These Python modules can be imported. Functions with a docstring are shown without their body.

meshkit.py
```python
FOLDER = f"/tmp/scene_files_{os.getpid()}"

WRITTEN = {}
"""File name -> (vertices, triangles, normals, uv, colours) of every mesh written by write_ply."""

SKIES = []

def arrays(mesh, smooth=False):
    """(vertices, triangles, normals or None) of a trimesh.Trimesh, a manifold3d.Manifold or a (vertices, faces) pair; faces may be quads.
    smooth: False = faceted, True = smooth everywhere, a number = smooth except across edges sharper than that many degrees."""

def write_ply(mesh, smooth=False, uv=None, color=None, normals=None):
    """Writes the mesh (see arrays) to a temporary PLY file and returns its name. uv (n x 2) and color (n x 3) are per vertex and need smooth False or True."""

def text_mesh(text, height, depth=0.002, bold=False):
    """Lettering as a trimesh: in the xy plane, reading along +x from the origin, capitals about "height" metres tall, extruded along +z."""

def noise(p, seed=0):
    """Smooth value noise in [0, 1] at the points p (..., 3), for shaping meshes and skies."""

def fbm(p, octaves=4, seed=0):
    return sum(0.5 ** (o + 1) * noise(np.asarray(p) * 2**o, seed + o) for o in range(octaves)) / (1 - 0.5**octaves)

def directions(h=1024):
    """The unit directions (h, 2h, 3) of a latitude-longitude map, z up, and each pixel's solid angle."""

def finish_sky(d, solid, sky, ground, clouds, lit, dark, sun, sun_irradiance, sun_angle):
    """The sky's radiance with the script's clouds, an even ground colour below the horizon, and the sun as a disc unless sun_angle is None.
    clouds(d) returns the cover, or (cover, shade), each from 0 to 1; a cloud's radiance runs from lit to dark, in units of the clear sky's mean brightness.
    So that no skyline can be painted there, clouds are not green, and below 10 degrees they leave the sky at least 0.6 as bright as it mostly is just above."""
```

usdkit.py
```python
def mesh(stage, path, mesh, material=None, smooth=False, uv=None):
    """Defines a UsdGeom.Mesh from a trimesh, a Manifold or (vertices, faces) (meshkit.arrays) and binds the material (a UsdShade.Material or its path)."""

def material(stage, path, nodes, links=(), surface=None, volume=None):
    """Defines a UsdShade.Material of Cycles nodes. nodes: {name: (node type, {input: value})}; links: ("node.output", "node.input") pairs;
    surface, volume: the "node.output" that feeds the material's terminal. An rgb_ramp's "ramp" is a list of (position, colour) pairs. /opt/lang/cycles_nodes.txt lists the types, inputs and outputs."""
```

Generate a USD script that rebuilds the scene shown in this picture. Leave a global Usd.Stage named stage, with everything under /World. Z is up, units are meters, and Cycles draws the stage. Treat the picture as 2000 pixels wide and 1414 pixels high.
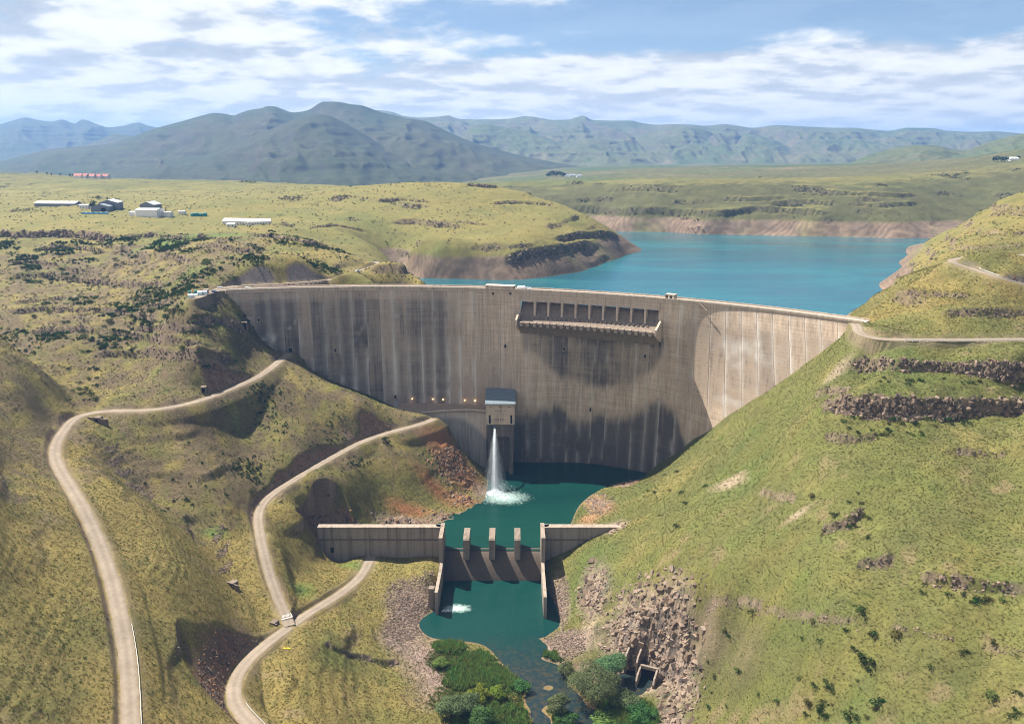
import math, random
import numpy as np, trimesh, usdkit, meshkit
from scipy.ndimage import map_coordinates
from scipy.spatial import cKDTree
from pxr import Usd, UsdGeom, UsdLux, UsdShade, Gf, Sdf, Vt

stage = Usd.Stage.CreateInMemory()
UsdGeom.SetStageUpAxis(stage, "Z"); UsdGeom.SetStageMetersPerUnit(stage, 1.0)
world = UsdGeom.Xform.Define(stage, "/World"); stage.SetDefaultPrim(world.GetPrim())
UsdGeom.Scope.Define(stage, "/World/Looks")

# ------------------------------------------------------------------ camera, sky, sun
CAM_Z, PITCH, FPX = 257.0, math.radians(14.6), 1560.0      # focal length in pixels of the 2000 px wide photograph
SUN_EL, SUN_AZ = math.radians(56.0), math.radians(-60.0)   # azimuth from +y towards +x
SKY_STRENGTH, SUN_INT, EXPOSURE = 0.05, 1.25, 1.2
cam = UsdGeom.Camera.Define(stage, "/World/camera")
cam.CreateHorizontalApertureAttr(36.0); cam.CreateFocalLengthAttr(36.0 * FPX / 2000.0)
cam.CreateClippingRangeAttr(Gf.Vec2f(1.0, 200000.0)); cam.CreateExposureAttr(EXPOSURE)
cam.AddTranslateOp().Set(Gf.Vec3d(0, 0, CAM_Z)); cam.AddRotateXOp().Set(90 - math.degrees(PITCH))

def material(name, nodes, links, surface=None, volume=None):
    return usdkit.material(stage, "/World/Looks/" + name, nodes, links, surface, volume)

sky_m = material("sky_look", {
    "tc": ("texture_coordinate", {}),
    "sky": ("sky_texture", {"sky_type": "single_scattering", "sun_disc": False, "sun_elevation": SUN_EL, "sun_rotation": SUN_AZ, "altitude": 2000.0, "air_density": 1.0, "aerosol_density": 0.3, "ozone_density": 1.5}),
    "xyz": ("separate_xyz", {}),
    "zc": ("math", {"math_type": "maximum", "value2": 0.0}),
    "zp": ("math", {"math_type": "add", "value2": 0.17}),
    "dx": ("math", {"math_type": "divide"}), "dy": ("math", {"math_type": "divide"}),
    "pv": ("combine_xyz", {"z": 5.3}),
    "n1": ("noise_texture", {"scale": 2.3, "detail": 9.0, "roughness": 0.57, "distortion": 0.05}),
    "n2": ("noise_texture", {"scale": 0.62, "detail": 3.0, "roughness": 0.5}),
    "cv": ("math", {"math_type": "multiply_add", "value2": 0.75}),
    "low": ("map_range", {"from_min": 0.02, "from_max": 0.14, "to_min": 0.42, "to_max": 0.0, "clamp": True}),
    "cov": ("math", {"math_type": "add"}), "cov2": ("math", {"math_type": "subtract"}),
    "bz": ("map_range", {"from_min": 0.085, "from_max": 0.15, "to_min": 0.0, "to_max": 1.0, "clamp": True}), "bx": ("map_range", {"from_min": -0.30, "from_max": 0.12, "to_min": -0.10, "to_max": 0.36, "clamp": True}), "bb": ("math", {"math_type": "multiply"}),
    "cr": ("map_range", {"range_type": "smoothstep", "from_min": 0.66, "from_max": 0.88, "to_min": 0.10, "to_max": 1.0, "clamp": True}),
    "off": ("mapping", {"mapping_type": "point", "location": (0.07, 0.16, 0.0)}),
    "n3": ("noise_texture", {"scale": 2.3, "detail": 7.0, "roughness": 0.56, "distortion": 0.05}), "n4": ("noise_texture", {"scale": 0.4, "detail": 4.0, "roughness": 0.5}),
    "df": ("math", {"math_type": "subtract"}), "dm": ("math", {"math_type": "multiply_add", "value2": 3.6, "value3": 0.36}), "d4": ("math", {"math_type": "multiply_add", "value2": 0.5}),
    "sr": ("rgb_ramp", {"ramp": [(0.0, (5.0, 5.4, 6.0)), (0.40, (6.0, 6.3, 6.7)), (0.66, (8.6, 8.6, 8.5)), (1.0, (9.8, 9.7, 9.4))]}),
    "hz": ("map_range", {"from_min": 0.0, "from_max": 0.11, "to_min": 0.6, "to_max": 0.0, "clamp": True}), "hc": ("mix", {"mix_type": "mix", "color2": (9.4, 9.0, 8.4)}),
    "mx": ("mix", {"mix_type": "mix"}),
    "bg": ("background_shader", {"strength": SKY_STRENGTH})},
    [("tc.generated", "xyz.vector"), ("xyz.z", "zc.value1"), ("zc.value", "zp.value1"), ("xyz.x", "dx.value1"), ("zp.value", "dx.value2"),
     ("xyz.y", "dy.value1"), ("zp.value", "dy.value2"), ("dx.value", "pv.x"), ("dy.value", "pv.y"), ("pv.vector", "n1.vector"), ("pv.vector", "n2.vector"),
     ("n2.fac", "cv.value1"), ("n1.fac", "cv.value3"), ("xyz.z", "low.value"), ("low.result", "cov.value2"), ("cv.value", "cov.value1"),
     ("xyz.z", "bz.value"), ("xyz.x", "bx.value"), ("bz.result", "bb.value1"), ("bx.result", "bb.value2"), ("cov.value", "cov2.value1"), ("bb.value", "cov2.value2"),
     ("cov2.value", "cr.value"), ("pv.vector", "off.vector"), ("off.vector", "n3.vector"), ("n1.fac", "df.value1"), ("n3.fac", "df.value2"), ("df.value", "dm.value1"),
     ("pv.vector", "n4.vector"), ("n4.fac", "d4.value1"), ("dm.value", "d4.value3"), ("d4.value", "sr.fac"), ("xyz.z", "hz.value"), ("hz.result", "hc.fac"), ("sr.color", "hc.color1"),
     ("cr.result", "mx.fac"), ("sky.color", "mx.color1"), ("hc.color", "mx.color2"), ("mx.color", "bg.color")], surface="bg.background")
dome = UsdLux.DomeLight.Define(stage, "/World/sky")
UsdShade.MaterialBindingAPI.Apply(dome.GetPrim()).Bind(sky_m)
dome.GetPrim().SetCustomDataByKey("kind", "structure")
sun = UsdLux.DistantLight.Define(stage, "/World/sun")
sun.CreateIntensityAttr(SUN_INT); sun.CreateAngleAttr(0.5); sun.CreateColorAttr(Gf.Vec3f(1.0, 0.95, 0.87)); sun.CreateNormalizeAttr(True)
S = np.array([math.cos(SUN_EL) * math.sin(SUN_AZ), math.cos(SUN_EL) * math.cos(SUN_AZ), math.sin(SUN_EL)])   # towards the sun
_m = Gf.Matrix4d(); _m.SetRotate(Gf.Rotation(Gf.Vec3d(0, 0, 1), Gf.Vec3d(*S))); sun.AddTransformOp().Set(_m)

# ------------------------------------------------------------------ helpers
_used = {}
def uniq(parent, name):
    k = f"{parent}/{name}"; n = _used.get(k, 0); _used[k] = n + 1
    return k if n == 0 else f"{k}_{n:03d}"
def tag(prim, label=None, cat=None, group=None, kind=None):
    p = prim.GetPrim() if hasattr(prim, "GetPrim") else prim
    for k, v in (("label", label), ("category", cat), ("group", group), ("kind", kind)):
        if v: p.SetCustomDataByKey(k, v)
    return prim
def thing(name, label, cat, group=None, loc=(0, 0, 0), rz=0.0):
    x = UsdGeom.Xform.Define(stage, uniq("/World", name))
    if loc is not None:
        x.AddTranslateOp().Set(Gf.Vec3d(*map(float, loc))); x.AddRotateZOp().Set(math.degrees(rz))
    return tag(x, label, cat, group)
def build(name, mesh, mat, parent=None, smooth=False, tint=None, extra=None, label=None):
    path = uniq(str(parent.GetPath()) if parent is not None else "/World", name)
    m = usdkit.mesh(stage, path, mesh, mat, smooth)
    if tint is not None:
        UsdGeom.PrimvarsAPI(m).CreatePrimvar("tint", Sdf.ValueTypeNames.Color3fArray, "vertex").Set(Vt.Vec3fArray.FromNumpy(np.asarray(tint, np.float32)))
    for k, v in (extra or {}).items():
        UsdGeom.PrimvarsAPI(m).CreatePrimvar(k, Sdf.ValueTypeNames.FloatArray, "vertex").Set(Vt.FloatArray.FromNumpy(np.asarray(v, np.float32)))
    if label: tag(m, label)
    return m
def raw_mesh(name, v, f, n, mat, tint=None, kind=None, label=None, cat=None, extra=None):
    path = uniq("/World", name)
    m = UsdGeom.Mesh.Define(stage, path)
    m.CreatePointsAttr(Vt.Vec3fArray.FromNumpy(v.astype(np.float32)))
    m.CreateFaceVertexCountsAttr(Vt.IntArray.FromNumpy(np.full(len(f), f.shape[1], np.int32)))
    m.CreateFaceVertexIndicesAttr(Vt.IntArray.FromNumpy(f.astype(np.int32).ravel()))
    m.CreateSubdivisionSchemeAttr("none")
    if n is not None:
        m.CreateNormalsAttr(Vt.Vec3fArray.FromNumpy(n.astype(np.float32))); m.SetNormalsInterpolation("vertex")
    UsdShade.MaterialBindingAPI.Apply(m.GetPrim()).Bind(mat)
    if tint is not None:
        UsdGeom.PrimvarsAPI(m).CreatePrimvar("tint", Sdf.ValueTypeNames.Color3fArray, "vertex").Set(Vt.Vec3fArray.FromNumpy(np.asarray(tint, np.float32)))
    for k, vv in (extra or {}).items():
        UsdGeom.PrimvarsAPI(m).CreatePrimvar(k, Sdf.ValueTypeNames.FloatArray, "vertex").Set(Vt.FloatArray.FromNumpy(np.asarray(vv, np.float32)))
    tag(m, label, cat, None, kind)
    return m
def box(x0, x1, y0, y1, z0, z1):
    b = trimesh.creation.box([x1 - x0, y1 - y0, z1 - z0]); b.apply_translation([(x0 + x1) / 2, (y0 + y1) / 2, (z0 + z1) / 2]); return b
def cat(*ms): return trimesh.util.concatenate(list(ms))
def smooth(a, b, x): t = np.clip((np.asarray(x, float) - a) / (b - a), 0, 1); return t * t * (3 - 2 * t)
def fbm2(x, y, scale, octaves=4, seed=0, z=0.0):
    return meshkit.fbm(np.stack([np.asarray(x, float) / scale, np.asarray(y, float) / scale, np.full(np.shape(x), z + 0.37)], -1), octaves, seed) * 2 - 1
CP, SP = math.cos(PITCH), math.sin(PITCH)
def ray(px, py):
    u, v = (px - 1000.0) / FPX, (py - 707.0) / FPX
    return np.array([u, CP - v * SP, -SP - v * CP])
def at_z(px, py, z):
    d = ray(px, py); t = (z - CAM_Z) / d[2]; return np.array([d[0] * t, d[1] * t, z])
def at_y(px, py, y):
    d = ray(px, py); t = y / d[1]; return np.array([d[0] * t, y, CAM_Z + d[2] * t])

# ------------------------------------------------------------------ dam shape
CX, CY, CR = -106.0, 187.0, 469.0
CREST, FSL, RES, LOW = 150.0, 138.0, 112.0, -15.0
XL, XR = -232.0, 231.0
def crest_y(x):
    x = np.asarray(x, float); return CY + np.sqrt(np.maximum(CR ** 2 - (x - CX) ** 2, 1.0))
def face_y(x, z):
    """The downstream face of the dam."""
    drop = np.clip(CREST - np.asarray(z, float), 0, 170); return crest_y(x) + drop * (0.127 * smooth(-8, 78, x) - 0.50 * smooth(108, 190, x))
def on_face(px, py):
    d = ray(px, py); t = 640.0
    for _ in range(60):
        p = d * t; z = CAM_Z + p[2]; t += 0.7 * (float(face_y(p[0], z)) - p[1]) / d[1]
    p = d * t; return np.array([p[0], p[1], CAM_Z + p[2]])
def dam_mid(x):
    x = np.asarray(x, float)
    y = crest_y(np.clip(x, XL, XR)) + 6 + 20.0 * smooth(-8, 60, x) * (1 - smooth(170, 225, x))
    return np.where(x < XL, y + 0.0 * x, np.where(x > XR, y - 0.45 * (x - XR), y))
# ------------------------------------------------------------------ terrain: surveyed points
ROADS = {   # name: (half width, surveyed points (image x, image y, elevation))
    "upper": (3.1, [(565, 690, 97.5), (545, 706, 96), (500, 738, 93), (450, 760, 91.5), (400, 779, 90.5), (330, 796, 89.8), (265, 802, 89.4), (200, 804, 89.2), (160, 812, 89), (130, 834, 88.5), (111, 864, 87.8), (108, 893, 86.5), (128, 935, 84.5), (158, 985, 82.5), (185, 1040, 78.5), (208, 1100, 74.8), (225, 1160, 71.3), (240, 1230, 67.3), (250, 1300, 63.6), (254, 1370, 60.4), (256, 1460, 57), (258, 1600, 52)]),
    "lower": (2.9, [(848, 818, 50), (815, 830, 49.5), (770, 842, 48), (720, 858, 46), (670, 882, 44), (620, 910, 42), (570, 940, 39.5), (530, 967, 37), (508, 995, 35), (506, 1030, 32.5), (517, 1085, 28), (533, 1140, 21.5), (553, 1190, 16.5), (566, 1222, 14.5)]),
    "valley": (3.2, [(728, 1074, -4), (717, 1105, -3.4), (700, 1130, -2), (670, 1155, 1), (635, 1178, 5), (595, 1203, 10), (560, 1228, 14.5), (515, 1262, 18), (478, 1298, 20.5), (458, 1338, 22.5), (462, 1376, 24.5), (490, 1412, 26.5), (545, 1470, 29), (640, 1560, 31)]),
    "terrace": (2.6, [(640, 1064, -1.5), (680, 1068, -3), (722, 1078, -4)]),
    "abutment": (3.2, [(1668, 632, 150), (1676, 645, 150), (1690, 655, 150), (1715, 661, 150), (1770, 663.5, 150), (1850, 664, 150), (1930, 663.5, 150), (2010, 663, 150), (2150, 664, 150)]),
    "hill": (2.8, [(2080, 575, 170), (2000, 556, 175), (1950, 542, 179), (1905, 527, 182), (1875, 518, 184), (1862, 512, 185.5), (1872, 505.5, 186.5), (1905, 501.5, 187), (1950, 499.5, 188), (2010, 498.5, 190), (2100, 497, 193)]),
    "crest_access": (3.6, [(442, 566, 150), (425, 568, 150), (400, 575, 150), (378, 583, 150)]),
    "shore": (3.4, [(420, 567, 150.2), (455, 560, 150.6), (520, 556.5, 151), (590, 552.5, 151.5), (650, 546, 152), (690, 535, 152), (715, 526, 152), (735, 518.5, 152), (742, 515, 151.5), (725, 511.5, 151)]),
}
def curve(pts, step=0.6):
    p = np.array([at_z(*q) for q in pts]); d = np.r_[0, np.cumsum(np.linalg.norm(np.diff(p, axis=0), axis=1))]
    from scipy.interpolate import PchipInterpolator, CubicSpline
    t = np.linspace(0, d[-1], max(int(d[-1] / step), 3))
    c = np.stack([CubicSpline(d, p[:, 0])(t), CubicSpline(d, p[:, 1])(t), PchipInterpolator(d, p[:, 2])(t)], 1)
    return c
ROAD_LINES = {k: curve(v[1]) for k, v in ROADS.items()}

Z = [  # (image x, image y, elevation)
    # left plateau and hillside above the upper road
    (0, 402, 184), (150, 402, 185), (300, 424, 178), (480, 443, 170), (250, 445, 173), (0, 458, 166), (120, 460, 166), (225, 470, 164), (60, 430, 176),
    (0, 500, 152), (100, 500, 152), (210, 505, 151), (300, 490, 161), (0, 550, 136), (100, 550, 137), (200, 550, 138), (300, 555, 144), (0, 600, 124), (100, 600, 126), (200, 600, 129), (300, 605, 133),
    (0, 650, 113), (100, 655, 114), (200, 650, 118), (300, 655, 120), (370, 590, 148), (395, 600, 142), (400, 650, 127), (200, 720, 102), (300, 715, 105), (300, 765, 96), (230, 770, 95), (400, 705, 114), (450, 650, 124), (470, 690, 106), (515, 685, 104), (400, 752, 97), (480, 722, 98.5), (160, 755, 97),
    (110, 748, 99), (150, 792, 91.5), (60, 690, 106),
    # foreground ridge at the left
    (0, 662, 136), (50, 700, 123), (100, 742, 109), (135, 788, 93.5), (0, 700, 128), (50, 770, 111), (0, 780, 112), (90, 820, 94), (0, 850, 104), (50, 860, 95), (0, 920, 103), (60, 950, 94), (0, 1000, 102), (100, 1000, 90.5), (0, 1100, 98), (100, 1100, 86), (0, 1200, 91), (120, 1200, 79), (0, 1300, 85), (120, 1300, 73), (0, 1414, 79), (120, 1414, 69),
    (-150, 700, 160), (-300, 800, 165), (-250, 1000, 128), (-250, 1200, 112), (-250, 1414, 98), (-100, 1550, 82), (100, 1560, 66),
    # slope between the upper road and the gully
    (170, 850, 86), (200, 920, 80.5), (215, 860, 78.5), (250, 930, 64), (280, 968, 57), (340, 1000, 49.5), (400, 1030, 39.5), (420, 1060, 35), (432, 1100, 31), (462, 1146, 25.5), (500, 1178, 20), (538, 1206, 15.5),
    (300, 1000, 66), (250, 1020, 72), (350, 1100, 58), (280, 1100, 67.5), (330, 1180, 57), (420, 1180, 42), (300, 1250, 60), (480, 1215, 25), (440, 1235, 34), (422, 1290, 36.5), (380, 1250, 48), (300, 1340, 57), (380, 1370, 45), (330, 1414, 53), (420, 1414, 40), (330, 1520, 49), (480, 1520, 36),
    # hill between the two roads
    (250, 832, 83.5), (320, 850, 77), (400, 850, 72.5), (300, 900, 66.5), (250, 880, 72.5), (310, 970, 52.5), (400, 900, 64), (400, 950, 55.5), (400, 1003, 44), (440, 1005, 43), (500, 790, 78), (500, 850, 63), (500, 900, 52.5), (488, 960, 43.5), (450, 800, 79), (600, 765, 79), (600, 800, 70), (600, 850, 59.5), (600, 890, 49.5), (545, 920, 47), (700, 800, 66), (700, 832, 55), (640, 750, 79), (560, 740, 87.5), (765, 812, 56), (470, 1040, 34), (467, 1090, 30),
    # below the lower road towards the pool and the weir
    (545, 1000, 33.5), (540, 1050, 29), (560, 972, 36), (600, 945, 38.5), (590, 1000, 30), (650, 938, 37), (700, 920, 35), (760, 870, 42), (800, 860, 41), (800, 900, 32), (860, 850, 40), (880, 880, 30), (870, 920, 20), (850, 960, 11), (800, 960, 15), (900, 950, 9), (640, 1000, 21), (690, 980, 20), (730, 1005, 8), (780, 1000, 7), (600, 1025, 17), (560, 1060, 20), (560, 1120, 14), (600, 1090, 9), (640, 1090, 0), (690, 1090, -3), (660, 1120, 1), (620, 1150, 7), (585, 1180, 11.5),
    (870, 1018, 0), (905, 1000, 0), (945, 980, 0), (952, 945, 0), (930, 965, 3.2),
    (770, 1092, -4.5), (800, 1110, -5), (858, 1100, -5), (770, 1125, -5.3), (850, 1125, -5.5), (800, 1150, -8), (760, 1180, -7), (835, 1170, -10), (838, 1195, -14.6), (820, 1212, -15), (828, 1236, -15), (770, 1240, -9.5), (700, 1180, -3), (700, 1230, 1.5), (640, 1240, 9), (600, 1270, 13.5), (540, 1320, 17), (640, 1330, 6), (700, 1300, -2.5), (800, 1290, -11), (760, 1340, -8), (850, 1340, -13), (600, 1414, 13), (700, 1414, 0), (790, 1414, -9), (860, 1414, -12.5),
    (870, 1258, -14.3), (900, 1300, -13.8), (940, 1262, -14.6), (985, 1310, -14.5), (950, 1340, -13.7), (1000, 1370, -13.8), (1025, 1345, -14.6), (1030, 1414, -14.2), (900, 1390, -13), (950, 1480, -13.5), (800, 1520, -9), (1080, 1380, -14.2), (1090, 1414, -14.2), (1070, 1345, -14.6),
    (970, 1180, -20), (920, 1200, -19), (1030, 1180, -19), (1000, 1240, -18.5), (920, 1236, -17), (1030, 1300, -17), (1052, 1360, -16.4), (1058, 1414, -16.2), (1115, 1370, -16.2), (1145, 1414, -16.2), (1060, 1240, -17), (1085, 1320, -16.5), (1062, 1480, -16.2), (1180, 1480, -16), (1010, 1285, -17), (1050, 1275, -17.5), (1062, 1315, -17), (1095, 1368, -17), (960, 1245, -17.5), (1030, 1260, -18), (1000, 1268, -17.5),
    # pool bed
    (960, 1060, -6), (900, 1050, -5), (1040, 1050, -5), (1000, 1000, -8), (1060, 980, -7), (1100, 950, -7), (1000, 940, -8), (1060, 920, -9), (1200, 925, -7), (985, 915, -9), (1150, 930, -8),
    # right bank
    (1246, 936, 0.5), (1205, 945, 0.3), (1160, 965, 0.3), (1130, 990, 0.2), (1115, 1022, 0), (1220, 950, 7), (1180, 985, 8), (1150, 1012, 7), (1200, 1035, 17),
    (1080, 1100, -6), (1110, 1090, -1), (1100, 1130, -7), (1090, 1195, -15), (1075, 1235, -15), (1045, 1248, -15), (1130, 1080, 6), (1125, 1130, -2), (1120, 1180, -9), (1110, 1250, -12.5), (1060, 1280, -14.5), (1110, 1290, -13.5), (1135, 1340, -14), (1160, 1230, -5), (1150, 1270, -10), (1200, 1300, -13), (1200, 1350, -13.8), (1260, 1395, -13.5), (1220, 1414, -14), (1280, 1340, -13),
    (1200, 1050, 22), (1200, 1100, 17), (1200, 1150, 10), (1200, 1200, 2), (1200, 1250, -5), (1200, 1290, -12.5), (1200, 1350, -13.8), (1260, 1395, -13.5), (1220, 1414, -14), (1275, 1325, -15.5),
    (1150, 1090, 10), (1150, 1130, 3), (1150, 1170, -3), (1150, 1220, -9), (1150, 1270, -12), (1250, 1050, 29), (1250, 1100, 24), (1250, 1150, 19), (1250, 1200, 11), (1250, 1250, 0.7), (1250, 1290, -11),
    (1250, 1000, 24), (1200, 1000, 13), (1300, 930, 26), (1300, 1000, 36), (1300, 1050, 38), (1300, 1100, 36), (1300, 1150, 26), (1300, 1200, 16), (1300, 1250, 4), (1300, 1300, -7.5), (1310, 1350, -12.5), (1300, 1414, -12.7),
    (1350, 1000, 46), (1350, 1100, 41), (1350, 1150, 33), (1350, 1200, 22), (1350, 1250, 10), (1350, 1300, -1), (1350, 1360, -9), (1400, 900, 62), (1400, 1000, 57), (1400, 1100, 48), (1400, 1150, 40), (1400, 1200, 31), (1400, 1250, 20), (1400, 1300, 9), (1400, 1350, 1), (1400, 1414, -6),
    (1500, 900, 83), (1500, 1000, 71), (1500, 1100, 60), (1500, 1200, 46), (1500, 1300, 29), (1500, 1414, 13), (1550, 800, 100), (1600, 740, 120), (1600, 800, 114), (1600, 900, 99), (1600, 1000, 85), (1600, 1100, 73), (1600, 1200, 60), (1600, 1300, 45), (1600, 1414, 29), (1500, 800, 89),
    (1700, 760, 130), (1700, 800, 121), (1700, 900, 105), (1700, 1000, 91), (1700, 1100, 80), (1700, 1200, 67), (1700, 1300, 54), (1700, 1414, 41), (1850, 760, 131), (1850, 800, 122), (1850, 900, 108), (1850, 1000, 97), (1850, 1100, 87), (1850, 1200, 76), (1850, 1300, 64), (1850, 1414, 52),
    (2000, 1414, 60), (2000, 1300, 71), (2000, 1200, 81), (2000, 1100, 91), (2000, 1000, 100), (2000, 900, 111), (2000, 800, 123), (2000, 750, 132), (1690, 690, 141), (1690, 720, 133), (1850, 690, 144), (2000, 700, 145),
    (2250, 700, 157), (2250, 900, 136), (2250, 1100, 115), (2250, 1414, 84), (1500, 1560, 5), (1800, 1560, 36), (2100, 1560, 60), (1300, 1500, -12),
    # reservoir shore
    (800, 541, 112), (850, 544, 112), (900, 545, 112), (950, 546.5, 112), (1000, 547, 112), (1050, 543, 112), (1100, 536, 112), (1150, 525, 112), (1180, 514, 112), (1220, 499, 112), (1252, 487, 112), (786, 531, 113),
    (1250, 453, 112), (1320, 455, 112), (1400, 458, 112), (1500, 460, 112), (1600, 462, 112), (1700, 464, 112), (1785, 465, 112), (1790, 478, 112), (1775, 500, 112), (1762, 520, 112), (1750, 536, 112), (1728, 570, 112), (1700, 605, 112), (1690, 617, 112),
]
Y = [  # (image x, image y, distance ahead)
    (0, 340, 2000), (100, 342, 2000), (200, 348, 2000), (300, 351, 1950), (400, 352, 1900), (500, 358, 1750), (0, 375, 1500), (200, 375, 1500), (400, 378, 1450), (430, 392, 1230), (520, 408, 1180), (350, 400, 1230),
    (600, 362, 1550), (700, 366, 1500), (800, 363, 1500), (870, 364, 1500), (940, 371, 1420), (1000, 378, 1380), (1060, 391, 1330), (1120, 411, 1290), (1180, 440, 1245), (1215, 462, 1235),
    (1000, 503, 962), (1100, 490, 1018), (1050, 497, 985), (900, 505, 962), (850, 518, 960), (1200, 468, 1180), (1150, 480, 1090), (1000, 450, 1045), (1100, 450, 1095), (1000, 410, 1190), (900, 430, 1110), (900, 470, 1020), (800, 485, 1000), (800, 425, 1130), (700, 450, 1060), (720, 480, 985), (600, 430, 1080), (640, 468, 930), (560, 440, 960), (700, 500, 860), (720, 513, 815), (750, 495, 950), (770, 515, 930), (760, 522, 850),
    (740, 525, 715), (700, 530, 700), (660, 541, 685), (780, 540, 708), (815, 562, 690), (655, 556, 672), (740, 560, 672),
    (430, 512, 708), (500, 510, 712), (600, 502, 738), (680, 500, 775), (715, 512, 795), (380, 530, 690), (500, 470, 800), (400, 480, 780), (350, 520, 720), (580, 465, 850),
    (1400, 430, 1512), (1250, 425, 1568), (1600, 434, 1480), (1760, 438, 1460), (1200, 426, 1590), (1400, 400, 1590), (1400, 372, 1645), (1400, 353, 1745), (1200, 395, 1650), (1100, 385, 1700), (1000, 364, 1830), (1000, 355, 1950), (900, 359, 1950), (1200, 366, 1720), (1200, 353, 1830), (1600, 400, 1550), (1600, 372, 1620), (1600, 353, 1710), (1750, 400, 1530), (1750, 370, 1600), (1800, 350, 1720), (1900, 390, 1600), (1900, 343, 1750), (2000, 335, 1700), (1900, 312, 2500), (2000, 290, 2500), (1700, 337, 2300), (1800, 325, 2400), (2000, 312, 2100), (2200, 300, 2000), (1500, 351, 1750), (1500, 350, 2050), (1200, 351, 2150), (1700, 345, 1950),
    (1850, 640, 480), (1760, 645, 482), (1950, 642, 477), (2050, 640, 476), (1850, 590, 503), (1950, 595, 495), (1850, 540, 540), (1800, 548, 545), (1750, 570, 545), (1715, 632, 512), (1700, 640, 505), (1725, 600, 560), (1760, 545, 590), (1930, 560, 520), (1850, 518, 572), (1800, 525, 612), (1930, 520, 566),
    (1900, 480, 700), (1850, 490, 730), (1820, 500, 800), (2000, 440, 730), (1940, 440, 780), (1880, 440, 950), (1920, 420, 950), (1960, 395, 930), (2000, 372, 900), (1850, 453, 1060), (1815, 467, 1180), (1790, 500, 900), (2100, 400, 800), (2100, 480, 640), (1800, 480, 1080),
]
W = [  # hidden places (x, y, elevation)
    (-365, 605, 113), (-440, 680, 122), (-520, 560, 150), (-100, 690, 92), (0, 700, 80), (100, 690, 80), (190, 640, 85), (-60, 720, 95), (0, 860, 85), (-110, 810, 98), (150, 860, 80), (300, 830, 88), (250, 1000, 80), (450, 1000, 88), (300, 1180, 82), (450, 1250, 85), (180, 1380, 95), (350, 1380, 92), (600, 1320, 95), (80, 1480, 110), (150, 1600, 118), (0, 1700, 160), (-250, 2000, 178), (-600, 2400, 160), (700, 1400, 100), (760, 1250, 118), (850, 1150, 160), (700, 900, 220), (900, 1050, 245), (600, 620, 200), (480, 430, 172), (430, 560, 180), (700, 1950, 199),
    (-1800, 2900, 120), (-900, 2900, 118), (-300, 2900, 135), (250, 3000, 186), (1500, 3000, 230), (-2500, 4500, 100), (-1000, 4500, 105), (300, 4500, 180), (2500, 4500, 200), (-5000, 9000, 150), (0, 9000, 180), (5000, 9000, 190), (-9000, 17000, 180), (0, 17000, 180), (9000, 17000, 180),
    (-38, 462, -20), (-15, 462, -20), (12, 462, -20), (-38, 440, -20), (12, 440, -20), (-15, 440, -20), (-30, 470, -19), (8, 470, -19), (-45, 455, -18), (19, 452, -18),
    (-160, 150, 72), (-60, 170, 44), (0, 190, -6), (40, 190, -16), (120, 170, 40), (-110, 190, 50), (220, 140, 85), (-300, 150, 108),
]
FACE = [(436, 574), (475, 610), (500, 650), (520, 672), (552, 695), (590, 714), (640, 740), (700, 764), (760, 790), (812, 809), (1664, 642), (1640, 662), (1600, 693), (1540, 737), (1500, 765), (1450, 797), (1380, 846), (1320, 887), (1285, 908), (1258, 928)]
DECK_Z = 50.0
pts = [at_z(*p) for p in Z] + [at_y(*p) for p in Y] + [np.array(p, float) for p in W]
for k, (hw, q) in ROADS.items(): pts += [at_z(*p) for p in q]
pts = np.array(pts)
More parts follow.
